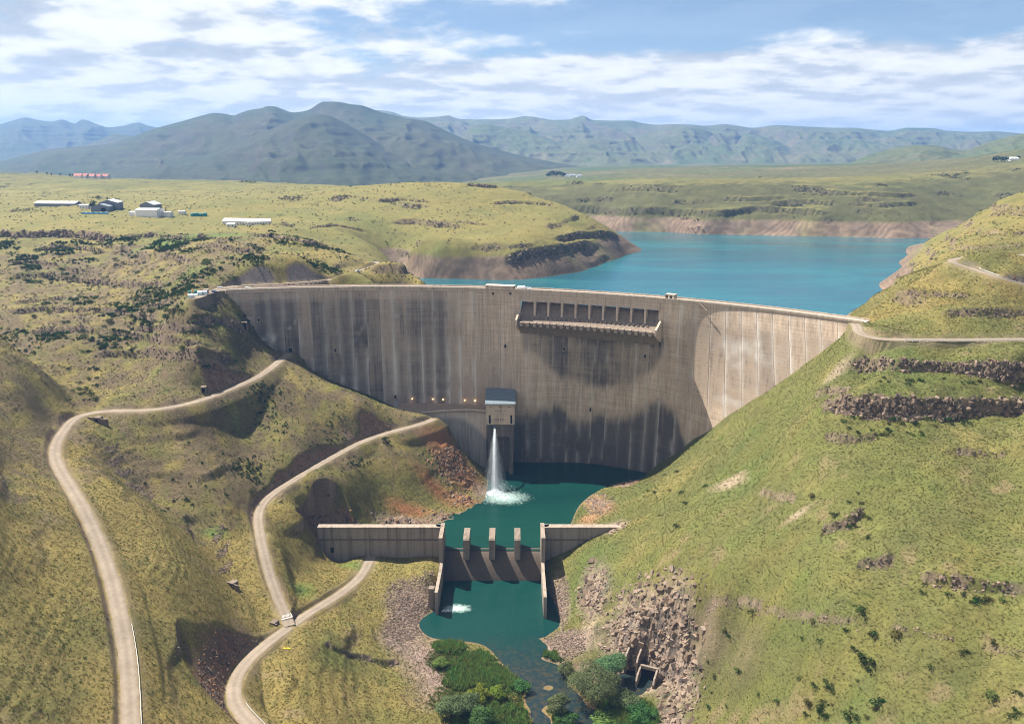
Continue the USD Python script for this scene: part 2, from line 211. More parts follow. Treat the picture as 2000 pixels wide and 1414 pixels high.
contact = np.array([on_face(*p) for p in FACE])
behind = contact.copy(); behind[:, 1] += 14
face_low = np.array([[x, float(face_y(x, 0)) + dy, -9.0] for x in (0, 30, 60, 85) for dy in (-8, 0, 10, 24)] + [[x, float(face_y(x, 40)) + dy, z] for x, z in ((-85, 38), (-60, 18), (-35, 2), (-15, -6)) for dy in (-3, 12)])
dist = pts[:, 1] - dam_mid(pts[:, 0])
outside = (pts[:, 0] < XL - 12) | (pts[:, 0] > XR + 6)
near_line = outside & (np.abs(dist) < 170)
down = np.vstack([pts[(dist < 0) | near_line], contact, behind, face_low])
rim = np.array([[x, float(dam_mid(x)) + 4, z] for x, z in ((-232, 147), (-215, 138), (-190, 118), (-150, 100), (-80, 90), (0, 80), (80, 80), (150, 88), (200, 112), (225, 140))])
up = np.vstack([pts[(dist >= 0) | near_line], rim])

def warp(x, y): return np.stack([x / y, np.log(y)], -1)
class Surface:
    """A thin-plate surface through surveyed points, tabulated once and then looked up."""
    T0, T1, L0, L1, NT, NL = -0.95, 0.95, math.log(140.0), math.log(18000.0), 300, 500
    def __init__(self, p, lam=2e-5):
        q = warp(p[:, 0], p[:, 1]); n = len(q)
        r2 = ((q[:, None] - q[None]) ** 2).sum(-1)
        K = np.where(r2 > 0, 0.5 * r2 * np.log(np.maximum(r2, 1e-30)), 0) + lam * np.eye(n)
        Q = np.c_[np.ones(n), q]; A = np.block([[K, Q], [Q.T, np.zeros((3, 3))]])
        w = np.linalg.solve(A, np.r_[p[:, 2], 0, 0, 0])
        t, l = np.meshgrid(np.linspace(self.T0, self.T1, self.NT), np.linspace(self.L0, self.L1, self.NL), indexing="ij")
        g = np.stack([t.ravel(), l.ravel()], -1); out = np.empty(len(g))
        for k in range(0, len(g), 20000):
            r2 = ((g[k:k + 20000, None] - q[None]) ** 2).sum(-1)
            out[k:k + 20000] = (0.5 * r2 * np.log(np.maximum(r2, 1e-30))) @ w[:n] + w[n] + g[k:k + 20000] @ w[n + 1:]
        self.table = out.reshape(self.NT, self.NL)
    def __call__(self, x, y):
        c = [(x / y - self.T0) / (self.T1 - self.T0) * (self.NT - 1), (np.log(y) - self.L0) / (self.L1 - self.L0) * (self.NL - 1)]
        return map_coordinates(self.table, c, order=1, mode="nearest")
S_down, S_up = Surface(down), Surface(up)
ROAD_P = np.vstack([ROAD_LINES[k] for k in ROAD_LINES]); ROAD_HW = np.concatenate([np.full(len(ROAD_LINES[k]), ROADS[k][0]) for k in ROAD_LINES])
ROAD_FILL = np.concatenate([np.full(len(ROAD_LINES[k]), 6.0 if k in ('shore', 'crest_access') else 6.0 if k == 'abutment' else 0.85) for k in ROAD_LINES])
road_tree = cKDTree(ROAD_P[:, :2])
DECK = [at_z(*p, DECK_Z) for p in ((838, 812), (880, 806), (915, 803), (955, 799))]


# ledges of harder rock crossing the slopes, as surveyed: (height, line of image points)
BANDS = [(8, [(-30, 459), (0, 458), (60, 460), (120, 457), (180, 462), (225, 468), (232, 476)]), (5, [(228, 468), (262, 461), (300, 460), (365, 467), (420, 465)]),
    (4.5, [(215, 520), (250, 512), (300, 508)]), (5, [(320, 499), (350, 504), (375, 512)]), (4.5, [(480, 456), (520, 462), (570, 468), (620, 478), (660, 490)]), (4, [(400, 478), (450, 484), (500, 492)]),
    (4, [(250, 612), (300, 601), (345, 588)]), (4, [(240, 650), (320, 640), (400, 645)]), (5, [(355, 630), (420, 625), (460, 635), (488, 650)]), (3, [(0, 520), (60, 512), (120, 520), (200, 545)]), (3, [(20, 590), (120, 580), (210, 575)]),
    (7, [(975, 508), (1020, 497), (1060, 491), (1100, 485), (1140, 479), (1165, 471)]), (6, [(1080, 468), (1130, 460), (1180, 455), (1215, 462)]), (4, [(955, 398), (1010, 394), (1060, 397), (1085, 402)]), (4, [(730, 394), (790, 391), (840, 395)]), (3, [(840, 440), (900, 436), (960, 440)]), (3, [(600, 445), (660, 440), (720, 452)]),
    (9, [(1090, 402), (1140, 408), (1200, 414), (1280, 411), (1340, 417), (1400, 419), (1480, 408), (1560, 414), (1640, 419)]), (6, [(1180, 372), (1260, 370), (1330, 374)]), (7, [(1500, 397), (1570, 395), (1640, 399)]), (6, [(1560, 378), (1700, 380), (1800, 384)]), (5, [(900, 360), (960, 365), (1040, 367)]), (5, [(1210, 364), (1280, 364), (1340, 366)]), (6, [(1400, 388), (1460, 390), (1540, 386)]), (6, [(1650, 398), (1720, 402), (1800, 398)]),
    (7, [(1588, 792), (1640, 790), (1700, 795), (1760, 798), (1850, 800), (1920, 795), (2030, 795)]), (5.5, [(1640, 712), (1700, 708), (1760, 712), (1830, 715), (1900, 722), (2030, 728)]), (4, [(1590, 768), (1625, 762), (1660, 764)]), (3, [(1600, 850), (1660, 858), (1720, 850)]), (3, [(1840, 880), (1900, 885), (1970, 892)]),
    (3, [(1480, 960), (1520, 968), (1560, 975)]), (4, [(1600, 1030), (1650, 1020), (1690, 990)]), (3.5, [(1670, 1100), (1720, 1098), (1750, 1085)]), (3.5, [(1790, 1125), (1860, 1130), (1930, 1140), (2030, 1150)]),
    (1.5, [(1420, 1170), (1480, 1182), (1560, 1200), (1640, 1215), (1690, 1222)]), (1.3, [(1730, 1222), (1800, 1235), (1880, 1248)]), (1.2, [(1910, 1262), (2030, 1275)]), (1.5, [(1380, 1180), (1410, 1172), (1440, 1176)]),
    (4, [(1925, 419), (1960, 417), (2030, 419)]), (3, [(1760, 577), (1830, 574), (1900, 581)]), (3, [(1830, 615), (1930, 612), (2030, 618)]), (3, [(1880, 452), (1950, 456), (2030, 452)]), (2.5, [(1860, 486), (1930, 482), (2030, 478)]),
    (4, [(0, 610), (100, 601), (220, 612), (330, 628)]), (4, [(40, 652), (160, 642), (300, 660), (420, 672)]), (4.5, [(0, 541), (100, 535), (180, 548), (280, 558), (350, 552)]), (3.5, [(180, 692), (300, 690), (420, 692), (470, 698)]), (4, [(60, 485), (140, 482), (215, 492)]),
    (2.2, [(625, 1255), (680, 1276), (735, 1290), (790, 1300)]), (2, [(560, 1140), (600, 1160)])]
def base_z(x, y):
    mid = dam_mid(x); out = np.maximum(XL - x, x - XR); w = np.where(out > 0, np.clip(2 + out * 0.8, 2, 70), 2.0)
    s = smooth(-1, 1, (y - mid) / w); a = S_down(x, y); return np.where(s <= 0, a, a * (1 - s) + S_up(x, y) * s)
def first_hit(px, py):
    """Where the lines of sight through these image points meet the smooth terrain."""
    px, py = np.atleast_1d(np.asarray(px, float)), np.atleast_1d(np.asarray(py, float))
    d = np.array([ray(a, b) for a, b in zip(px, py)]); t = np.exp(np.linspace(math.log(185), math.log(4200), 1100))
    X, Yv = d[:, None, 0] / d[:, None, 1] * t, np.broadcast_to(t, (len(d), len(t))); Zl = CAM_Z + d[:, None, 2] / d[:, None, 1] * t
    below = Zl < base_z(X, Yv); k = np.clip(below.argmax(1), 1, len(t) - 1); r = np.arange(len(d))
    g0 = Zl[r, k - 1] - base_z(X[r, k - 1], Yv[r, k - 1]); g1 = Zl[r, k] - base_z(X[r, k], Yv[r, k]); f = np.clip(g0 / np.maximum(g0 - g1, 1e-6), 0, 1)
    y = Yv[r, k - 1] * (1 - f) + Yv[r, k] * f
    return np.stack([d[:, 0] / d[:, 1] * y, y], -1)
_bp, _bn, _bh = [], [], []
for h, line in BANDS:
    q = np.array(line, float); s = np.r_[0, np.cumsum(np.hypot(*np.diff(q, axis=0).T))]; ss = np.arange(0, s[-1], 2.5)
    P = first_hit(np.interp(ss, s, q[:, 0]), np.interp(ss, s, q[:, 1]))
    keep = np.r_[True, np.hypot(*np.diff(P, axis=0).T) < 60]; P = P[keep]
    if len(P) < 4: continue
    P[:, 1] = np.convolve(np.pad(P[:, 1], 3, mode="edge"), np.ones(7) / 7, "valid")
    gx = (base_z(P[:, 0] + 3, P[:, 1]) - base_z(P[:, 0] - 3, P[:, 1])); gy = (base_z(P[:, 0], P[:, 1] + 3) - base_z(P[:, 0], P[:, 1] - 3))
    n = -np.stack([gx, gy], -1) / np.maximum(np.hypot(gx, gy), 1e-6)[:, None]; n = n + [0, -0.6]; n /= np.linalg.norm(n, axis=1, keepdims=True)
    u = np.linspace(0, 1, len(P)); _bp.append(P); _bn.append(n); _bh.append(h * smooth(0, .12, u) * smooth(0, .12, 1 - u) * (0.75 + 0.5 * meshkit.noise(np.stack([P[:, 0] / 9, P[:, 1] / 9, 0 * u], -1), 3)))
BP, BN, BH = np.vstack(_bp), np.vstack(_bn), np.concatenate(_bh); band_tree = cKDTree(BP)
# bare rough rock: (image x, image y, elevation, radius across, radius along, height of its relief)
ROUGH = [(1200, 1030, 15, 8, 12, 2.0), (1160, 1150, 3, 9, 22, 2.2), (1230, 1190, 14, 14, 26, 2.4), (1300, 1215, 15, 18, 22, 2.4), (1250, 1250, 2, 16, 16, 2.0), (1335, 1290, 0, 8, 24, 2.0), (1315, 1370, -8, 8, 18, 1.8), (1170, 985, 5, 10, 24, 1.8), (1225, 945, 3, 10, 14, 1.6),
    (890, 1005, 2, 26, 7, 1.7), (800, 1012, 6, 26, 7, 1.9), (905, 965, 8, 14, 9, 1.8), (880, 900, 24, 22, 22, 1.6), (640, 1005, 20, 10, 8, 2.0), (690, 1005, 16, 12, 6, 1.8)]

def terrain(x, y):
    """Elevation, and what the place is: distance to a road's edge, cut and fill, slope noise."""
    x, y = np.asarray(x, float), np.asarray(y, float)
    mid = dam_mid(x); out = np.maximum(XL - x, x - XR)
    w = np.where(out > 0, np.clip(2 + out * 0.8, 2, 70), 2.0)
    s = smooth(-1, 1, (y - mid) / w)
    z = np.where(s <= 0, S_down(x, y), np.where(s >= 1, S_up(x, y), S_down(x, y) * (1 - s) + S_up(x, y) * s))
    d, i = road_tree.query(np.stack([x, y], -1)); d, i = d[..., None], i[..., None]
    hw, rz = ROAD_HW[i], ROAD_P[i][..., 2]
    e = d - hw - 0.8
    near = e[..., 0]
    # relief: ledges of lava beds, gullies and hummocks
    calm = smooth(0, 22, near) * smooth(3, 16, np.where((out < 8), np.abs(y - face_mid(x)), 99))
    water = np.where(y < mid, np.where(y > 487, 0.0, LOW), RES)
    calm = calm * smooth(0.0, 9.0, np.abs(z - water) + 1.5)
    far = smooth(700, 2600, y)
    n4 = meshkit.fbm(np.stack([x / 2.6, y / 2.6, z / 2.6], -1), 2, 77) * 2 - 1
    n1, n2, n3 = fbm2(x, y, 70, 3, 5), fbm2(x, y, 22, 3, 9), fbm2(x, y, 5.5, 3, 14)
    big = fbm2(x, y, 520, 4, 3)
    z = z + calm * (2.2 * n1 + 1.0 * n2 + (0.55 + 0.8 * far) * n3) + far * smooth(1900, 3200, y) * 7 * big
    per = 15.0 + 9 * far; led = smooth(0.0, 0.4, fbm2(x, y, 48, 3, 21)) * calm
    led = led * np.where((x > 15) & (y < mid), 0.12, np.where((y < mid), 0.6, 1.0))
    ph = z / per + 0.30 * n1 + 0.12 * n2 + 0.06 * n3 + 0.9 * fbm2(x, y, 240, 2, 33)
    fr = ph - np.floor(ph)
    step = (smooth(0.42, 0.58, fr) - fr) * per
    z = z + led * np.clip(0.42 * step, -2.6, 2.6)
    cliff = led * smooth(0.36, 0.44, fr) * (1 - smooth(0.56, 0.66, fr))
    z = z + calm * (y < 900) * 0.24 * np.sin(2 * np.pi * (z / 3.1 + 0.8 * n1 + 0.25 * n2)) * smooth(-.3, .3, n2 + n1)      # cattle terracettes
    # surveyed ledges and rough outcrops
    db, ib = band_tree.query(np.stack([x, y], -1), distance_upper_bound=75.0); hit = np.isfinite(db); ib = np.where(hit, ib, 0)
    sd = (x - BP[ib, 0]) * BN[ib, 0] + (y - BP[ib, 1]) * BN[ib, 1] + 1.8 * n2 + 1.5 * n3 + 0.9 * n4; h = BH[ib]; wd = 0.20 * h + 0.35
    reach = 2.2 * h + 3
    hit = hit & (db < np.maximum(reach * 1.3, 6)) & (np.abs(db) < np.abs(sd) * 1.25 + 6)
    fade = np.clip(1 - np.abs(sd) / reach, 0, 1) ** 1.3 * smooth(0, 8, near)
    z = z + np.where(hit, 1.15 * h * (0.5 - smooth(-wd, wd, sd)) * fade, 0)
    scarp = np.where(hit, np.exp(-(sd / (wd * 0.9)) ** 2) * smooth(0.4, 1.6, h) * smooth(0, 8, near), 0) * smooth(-0.35, 0.15, n3 + 0.5 * n2 + 0.3 * n4)
    cliff = np.maximum(cliff * 0.6, scarp); z = z + scarp * 0.5 * n4
    for (a, b, c, rx, ry, amp) in ROUGH:
        q = at_z(a, b, c); m = np.clip(1.3 - np.hypot((x - q[0]) / rx, (y - q[1]) / ry), 0, 0.8) / 0.8 * smooth(0, 6, near)
        k = m > 0
        if k.any():
            p3 = np.stack([x[k], y[k], z[k] * 1.5], -1); r1 = 1 - np.abs(meshkit.fbm(p3 / 9, 4, 41) * 2 - 1) * 2; r2 = np.floor(z[k] / 2.6 + 1.4 * fbm2(x[k], y[k], 12, 2, 43)) - (z[k] / 2.6 + 1.4 * fbm2(x[k], y[k], 12, 2, 43))
            z[k] += m[k] * amp * (0.9 * (r1 - 0.55) + 0.55 * (r2 + 0.5) + 0.5 * (meshkit.fbm(p3 / 2.4, 2, 44) * 2 - 1))
    z = np.where((x > -46.2) & (x < 20.2) & (y > 424) & (y < 494), np.minimum(z, -19.0), z)      # stilling basin
    # roads cut and fill the slope
    up_lim = (rz + 1.7 * np.maximum(e, 0) - 0.12).min(-1); lo_lim = (rz - ROAD_FILL[i] * np.maximum(e, 0) - 1.3 * np.maximum(e - 7, 0) - 0.12).max(-1)
    cut = smooth(0.2, 2.0, z - up_lim) * (near > 0.4); z = np.minimum(z, up_lim)
    fill = smooth(0.2, 2.0, lo_lim - z); z = np.maximum(z, lo_lim)
    return z, near, cut, fill, cliff, led, n1, n2, n3
def face_mid(x):
    return crest_y(np.clip(x, XL, XR)) + 9 * smooth(-8, 78, x)
def ground_z(x, y): return terrain(np.atleast_1d(np.asarray(x, float)), np.atleast_1d(np.asarray(y, float)))[0]
# ------------------------------------------------------------------ materials
def tinted(name, rough=0.9, grain=0.6, grain_scale=1.2, fine=0.35, bump=0.4, bump_d=0.5, spec=0.15, var=(0.72, 1.28)):
    """Vertex colour with world-space grain and relief."""
    return material(name, {
        "at": ("attribute", {"attribute": "tint"}), "geo": ("geometry", {}),
        "n1": ("noise_texture", {"scale": grain_scale, "detail": 6.0, "roughness": 0.62}),
        "n2": ("noise_texture", {"scale": grain_scale * 0.16, "detail": 4.0, "roughness": 0.6}),
        "r1": ("map_range", {"from_min": 0.3, "from_max": 0.7, "to_min": var[0], "to_max": var[1], "clamp": True}),
        "r2": ("map_range", {"from_min": 0.3, "from_max": 0.7, "to_min": 0.88, "to_max": 1.12, "clamp": True}),
        "mm": ("math", {"math_type": "multiply"}),
        "mc": ("mix", {"mix_type": "multiply", "fac": 1.0}),
        "bp": ("bump", {"strength": bump, "distance": bump_d}),
        "p": ("principled_bsdf", {"roughness": rough, "specular_ior_level": spec})},
        [("geo.position", "n1.vector"), ("geo.position", "n2.vector"), ("n1.fac", "r1.value"), ("n2.fac", "r2.value"), ("r1.result", "mm.value1"), ("r2.result", "mm.value2"),
         ("at.color", "mc.color1"), ("mm.value", "mc.color2"), ("mc.color", "p.base_color"), ("n1.fac", "bp.height"), ("bp.normal", "p.normal")], surface="p.BSDF")
ground_m = tinted("grassland_ground", grain_scale=0.9, bump=0.55, bump_d=0.7)
far_m = tinted("far_hill_ground", grain_scale=0.03, bump=0.4, bump_d=6.0, var=(0.75, 1.25))
def plain(name, color, rough=0.7, spec=0.3, scale=1.0, var=0.15, bump=0.0, metal=0.0, detail=5.0, bump_d=0.05):
    nodes = {"geo": ("texture_coordinate", {}), "n": ("noise_texture", {"scale": scale, "detail": detail, "roughness": 0.6}),
             "r": ("map_range", {"from_min": 0.3, "from_max": 0.7, "to_min": 1 - var, "to_max": 1 + var, "clamp": True}),
             "c": ("color", {"value": color}), "mc": ("mix", {"mix_type": "multiply", "fac": 1.0}),
             "p": ("principled_bsdf", {"roughness": rough, "specular_ior_level": spec, "metallic": metal})}
    links = [("geo.object", "n.vector"), ("n.fac", "r.value"), ("c.color", "mc.color1"), ("r.result", "mc.color2"), ("mc.color", "p.base_color")]
    if bump:
        nodes["b"] = ("bump", {"strength": bump, "distance": bump_d}); links += [("n.fac", "b.height"), ("b.normal", "p.normal")]
    return material(name, nodes, links, surface="p.BSDF")
def water_material(name, deep, shallow, scale, bump, rough, streak=0.0, bed=None, bed_y=(0, 1)):
    """Water: body colour by depth streaks, wind patches of differing roughness, ripples; bed: the brown-grey shallows below a line across the river."""
    nodes = {
        "geo": ("geometry", {}), "mp": ("mapping", {"scale": (1.0, 2.2, 1.0), "rotation": (0, 0, 0.35)}),
        "n": ("noise_texture", {"scale": scale, "detail": 5.0, "roughness": 0.55}),
        "m2": ("mapping", {"scale": (0.004, 0.012, 0.01), "rotation": (0, 0, 0.15)}), "n2": ("noise_texture", {"scale": 1.0, "detail": 5.0, "roughness": 0.6, "distortion": 0.6}),
        "r": ("rgb_ramp", {"ramp": [(0.0, deep), (0.38, deep), (0.64, shallow), (1.0, shallow)]}),
        "rr": ("map_range", {"from_min": 0.4, "from_max": 0.62, "to_min": rough, "to_max": rough + streak, "clamp": True}),
        "b": ("bump", {"strength": bump, "distance": 0.5}),
        "p": ("principled_bsdf", {"ior": 1.33, "specular_ior_level": 0.5})}
    links = [("geo.position", "mp.vector"), ("mp.vector", "n.vector"), ("geo.position", "m2.vector"), ("m2.vector", "n2.vector"), ("n2.fac", "r.fac"), ("n2.fac", "rr.value"),
         ("rr.result", "p.roughness"), ("n.fac", "b.height"), ("b.normal", "p.normal")]
    if bed is None: links.append(("r.color", "p.base_color"))
    else:
        nodes |= {"sx": ("separate_xyz", {}), "n5": ("noise_texture", {"scale": .12, "detail": 5.0, "roughness": .6}), "yo": ("math", {"math_type": "multiply_add", "value2": 30.0}), "mr": ("map_range", {"from_min": bed_y[0] + 15, "from_max": bed_y[1] + 15, "to_min": 1.0, "to_max": 0.0, "clamp": True}),
                  "n6": ("noise_texture", {"scale": .35, "detail": 5.0, "roughness": .65}), "bc": ("rgb_ramp", {"ramp": [(0, bed[0]), (.45, bed[0]), (.62, bed[1]), (1, bed[1])]}), "mx": ("mix", {})}
        links += [("geo.position", "sx.vector"), ("geo.position", "n5.vector"), ("n5.fac", "yo.value1"), ("sx.y", "yo.value3"), ("yo.value", "mr.value"), ("geo.position", "n6.vector"), ("n6.fac", "bc.fac"), ("mr.result", "mx.fac"), ("r.color", "mx.color1"), ("bc.color", "mx.color2"), ("mx.color", "p.base_color")]
    return material(name, nodes, links, surface="p.BSDF")

# ------------------------------------------------------------------ terrain mesh
def lerp(a, b, t): return a + (np.asarray(b, float) - a) * np.asarray(t)[..., None]
STRAW, OLIVE, GREEN, BROWN = np.array((.190, .144, .042)), np.array((.104, .106, .028)), np.array((.058, .094, .019)), np.array((.112, .082, .042))
ROCK, REDDIRT, RING, CUT, PALE = (.140, .100, .072), (.190, .092, .052), (.172, .118, .082), (.175, .102, .068), (.270, .205, .140)
rows = [172.0]
while rows[-1] < 17500: rows.append(rows[-1] * (1.0028 if rows[-1] < 1700 else 1.006 if rows[-1] < 4000 else 1.03))
rows = np.array(rows); cols = np.linspace(-0.86, 0.86, 860)
TT, YY = np.meshgrid(cols, rows); XX = TT * YY
ZZ, NEAR, CUTM, FILL, CLIFF, LED, N1, N2, N3 = [a.reshape(XX.shape) for a in terrain(XX.ravel(), YY.ravel())]
V = np.stack([XX, YY, ZZ], -1)
du = np.gradient(V, axis=1); dv = np.gradient(V, axis=0)
NN = np.cross(du, dv); NN /= np.linalg.norm(NN, axis=-1, keepdims=True)
slope = np.degrees(np.arccos(np.clip(NN[..., 2], -1, 1)))
MID = dam_mid(XX); UPS = YY > MID
def patchy(scale, seed, lo=-0.2, hi=0.3, oct=3):
    k = 5 if scale >= 40 else 3 if scale >= 14 else 2 if scale >= 6 else 1
    if k == 1: return smooth(lo, hi, fbm2(XX.ravel(), YY.ravel(), scale, oct, seed).reshape(XX.shape))
    a = fbm2(XX[::k, ::k], YY[::k, ::k], scale, oct, seed)
    r, c = np.meshgrid(np.arange(XX.shape[0]) / k, np.arange(XX.shape[1]) / k, indexing="ij")
    return smooth(lo, hi, map_coordinates(a, [r, c], order=1, mode="nearest"))
def spot(px, py, z, rx, ry=None, ang=0.0):
    p = at_z(px, py, z); dx, dy = XX - p[0], YY - p[1]; c, s = math.cos(ang), math.sin(ang)
    a, b = dx * c + dy * s, -dx * s + dy * c
    return np.clip(1.25 - np.sqrt((a / rx) ** 2 + (b / (ry or rx)) ** 2) + 0.35 * N2 + 0.2 * N3, 0, 1)
RIGHT = smooth(20, 60, XX) * (YY < MID)
upm0 = UPS * smooth(820, 1000, YY)
t = patchy(60, 51) * 0.55 + patchy(14, 52) * 0.3 + 0.15 * patchy(3.5, 53)
col = lerp(STRAW, OLIVE, np.clip(t * 0.75 + 0.62 * RIGHT - 0.5 * ((XX < -100) & (YY < 480)), 0, 1))
col = lerp(col, np.array((.078, .080, .024)), 0.55 * patchy(33, 68, .0, .4))
col = lerp(col, np.array((.19, .135, .075)), 0.6 * patchy(11, 69, .22, .5) * (1 - upm0))
col = lerp(col, np.array((.235, .185, .060)), 0.45 * patchy(28, 67, .05, .45) * (1 - upm0))
col = lerp(col, GREEN, np.clip(patchy(45, 61, 0.0, 0.5) * 0.6 * (1 - .7 * ((XX < -100) & (YY < 480))) + 0.2 * RIGHT * patchy(9, 66, -0.1, .4), 0, 1))
hill = (((~UPS) & (XX < 0) & (ZZ > 36) & (YY > 420)) | ((XX < XL) & (YY < 860))) * 1.0                # drier, stonier hill under the left abutment
col = lerp(col, BROWN, np.clip((0.85 * hill + 0.16) * patchy(9, 62, -0.35, 0.25), 0, 1))
col = lerp(col, np.array((.085, .090, .030)), np.clip(patchy(6, 63, 0.1, .45) * 0.45, 0, 1))
upm = UPS * smooth(820, 1000, YY)
col = lerp(col, np.array((.150, .138, .040)), 0.45 * upm)
stony = np.clip(smooth(62, 76, slope) * 0.85 + CLIFF * 1.0 * smooth(12, 26, slope), 0, 1) * smooth(-0.35, 0.1, N3 + 0.35)
rk = lerp(np.broadcast_to(ROCK, col.shape), (.21, .155, .105), patchy(5, 71)); rk = lerp(rk, (.07, .056, .046), patchy(3, 72, 0.05, .35) * .7)
col = lerp(col, rk, stony)
# worn, bare and green places
for a in ((1420, 960, 58, 5, 16, 0.5), (1440, 930, 68, 4, 8, 0.5), (1640, 690, 140, 8, 5), (1560, 1010, 78, 6, 3)):
    col = lerp(col, PALE, 0.85 * spot(*a))
for a in ((330, 465, 172, 40, 16), (420, 465, 172, 45, 14), (590, 1150, 11, 8, 12), (690, 1105, -3, 14, 8), (420, 1022, 43, 8, 6)):
    col = lerp(col, (.085, .135, .022), 0.8 * spot(*a))
for a in ((830, 520, 125, 30, 16), (780, 520, 130, 24, 14)):
    col = lerp(col, (.11, .12, .035), 0.8 * spot(*a))
for a in ((420, 1265, 36, 7, 16, 0.5), (480, 1240, 26, 6, 12, 0.6), (385, 1290, 42, 5, 9, .4), (600, 870, 58, 12, 5), (690, 840, 55, 12, 4), (500, 990, 42, 8, 4)):
    col = lerp(col, (.150, .100, .072), 0.8 * spot(*a))
for a in ((850, 935, 20, 22, 8, -0.5), (905, 965, 8, 14, 8), (800, 985, 11, 18, 7), (900, 915, 20, 20, 12), (880, 870, 34, 26, 14)):
    col = lerp(col, (.235, .098, .044), 0.9 * spot(*a))
for a in ((890, 1005, 2, 26, 6, 0.35), (800, 1012, 5, 26, 5, 0.1), (940, 962, 2, 9, 14)):
    col = lerp(col, (.215, .160, .125), 0.95 * spot(*a))
for a in ((1170, 985, 5, 10, 30, 0.2), (1225, 945, 3, 10, 14), (1150, 1015, 5, 8, 14)):
    col = lerp(col, (.300, .165, .085), 0.95 * spot(*a))
for a in ((1200, 1030, 15, 8, 12), (1160, 1150, 3, 10, 24), (1230, 1190, 18, 16, 26), (1290, 1210, 16, 16, 20), (1250, 1255, 8, 18, 16), (1330, 1290, 0, 7, 24), (1315, 1370, -2, 8, 20), (1140, 1240, -8, 10, 14)):
    col = lerp(col, lerp(np.broadcast_to((.26, .195, .145), col.shape), (.105, .085, .072), patchy(5, 75, -.05, .2)), spot(*a))
for a in ((800, 1170, -8, 15, 22), (795, 1210, -10, 12, 20), (1092, 1170, -11, 7, 26), (1075, 1265, -13, 10, 16), (1110, 1255, -12, 10, 14), (820, 1280, -12, 12, 25), (850, 1320, -12.5, 10, 24), (780, 1250, -9, 12, 16), (1150, 1310, -12, 10, 10)):
    col = lerp(col, lerp(np.broadcast_to((.215, .150, .120), col.shape), (.27, .20, .16), patchy(2.5, 78)), spot(*a))
for a in ((800, 1108, -5, 22, 9), (850, 1108, -5, 9, 8)):
    col = lerp(col, (.165, .140, .040), 0.8 * spot(*a))
# cut faces, fill shoulders, the dry rim of the reservoir
left_cut = lerp(np.broadcast_to(CUT, col.shape), (.195, .125, .085), patchy(7, 81))
col = lerp(col, left_cut, np.clip(CUTM * 1.0, 0, 1) * smooth(32, 46, slope) * (1 - smooth(7, 15, NEAR + 4 * N2)) * smooth(-0.9, -0.3, N3 + 0.25 * N2))
col = lerp(col, (.20, .15, .10), 0.6 * np.exp(-np.maximum(NEAR - 0.5, 0) / 1.6) * smooth(-.5, .3, N3))
cl = np.clip(CUTM + 0.0, 0, 1) * UPS
grey = lerp(np.broadcast_to((.115, .098, .090), col.shape), (.175, .140, .120), patchy(10, 83))
col = lerp(col, grey, cl)
lvl = ZZ + 1.6 * N2 + 2.0 * N1
ringm = UPS * (1 - smooth(FSL - 3, FSL + 1.5, lvl)) * smooth(6, 12, YY - MID) * smooth(-0.31, -0.28, TT)
ring = lerp(np.broadcast_to(RING, col.shape), (.125, .090, .066), patchy(25, 85)); ring = lerp(ring, (.16, .16, .06), 0.55 * patchy(70, 86, 0.05, .4))
ring = ring * (1 + 0.22 * np.sin(ZZ * 1.9 + 3 * N1 + 2 * N2) + 0.25 * N3)[..., None]
col = lerp(col, ring, ringm * 0.95)
bed = (~UPS) & (ZZ < np.where(YY > 487, 0.35, LOW + 0.25)) & (YY < 660) & (XX > -130) & (XX < 130)
col = lerp(col, (.16, .10, .06), 0.6 * bed)
# the far country
farm = smooth(1350, 2300, YY)
fc = lerp(np.broadcast_to((.090, .085, .032), col.shape), (.050, .076, .022), patchy(420, 91)); fc = lerp(fc, (.12, .10, .045), patchy(160, 92, 0, .4))
col = lerp(col, fc, farm * (1 - 0.9 * ringm))
shelf = UPS * (YY > 1380) * (YY < 2300) * smooth(5, 13, slope) * (1 - ringm)  # far shore slopes: scrub green, with shade from their facing put into the colour
col = lerp(col, lerp(np.broadcast_to((.062, .062, .025), col.shape), (.080, .064, .050), CLIFF), 0.8 * shelf)
col = np.clip(col * (1 + 0.16 * N3[..., None] + 0.08 * N2[..., None]), 0.01, 0.9)

H, Wd = XX.shape; idx = np.arange(H * Wd).reshape(H, Wd)
Q = np.stack([idx[:-1, :-1], idx[:-1, 1:], idx[1:, 1:], idx[1:, :-1]], -1)
cx, cy = XX[:-1, :-1], YY[:-1, :-1]; um = UPS[:-1, :-1]
zone = np.where(~um, np.where(cx < -8, 0, 1), 0)
zone = np.where(um & (cx > XR) & (cy < 1420), 1, zone)
zone = np.where(um & (cx <= XR) & (cy > 640), 2, zone)
prom = um & (cy > 800) & (cy < 1420) & (cx > -250 + 0 * cy) & (cx <= 330) & (cx / cy > -0.24 + 0.0002 * (1400 - cy))
zone = np.where(prom, 3, zone)
zone = np.where(um & (cy >= 1420), 4, zone); zone = np.where(cy >= 2350, 5, zone)
NAMES = ["hillside_left", "hillside_right", "plateau", "promontory_hill", "far_shore", "plain"]
for k, nm in enumerate(NAMES):
    f = Q[zone == k]
    if not len(f): continue
    use, inv = np.unique(f.ravel(), return_inverse=True)
    raw_mesh(nm, V.reshape(-1, 3)[use], inv.reshape(f.shape), NN.reshape(-1, 3)[use], ground_m if k < 4 else far_m, col.reshape(-1, 3)[use], "structure")

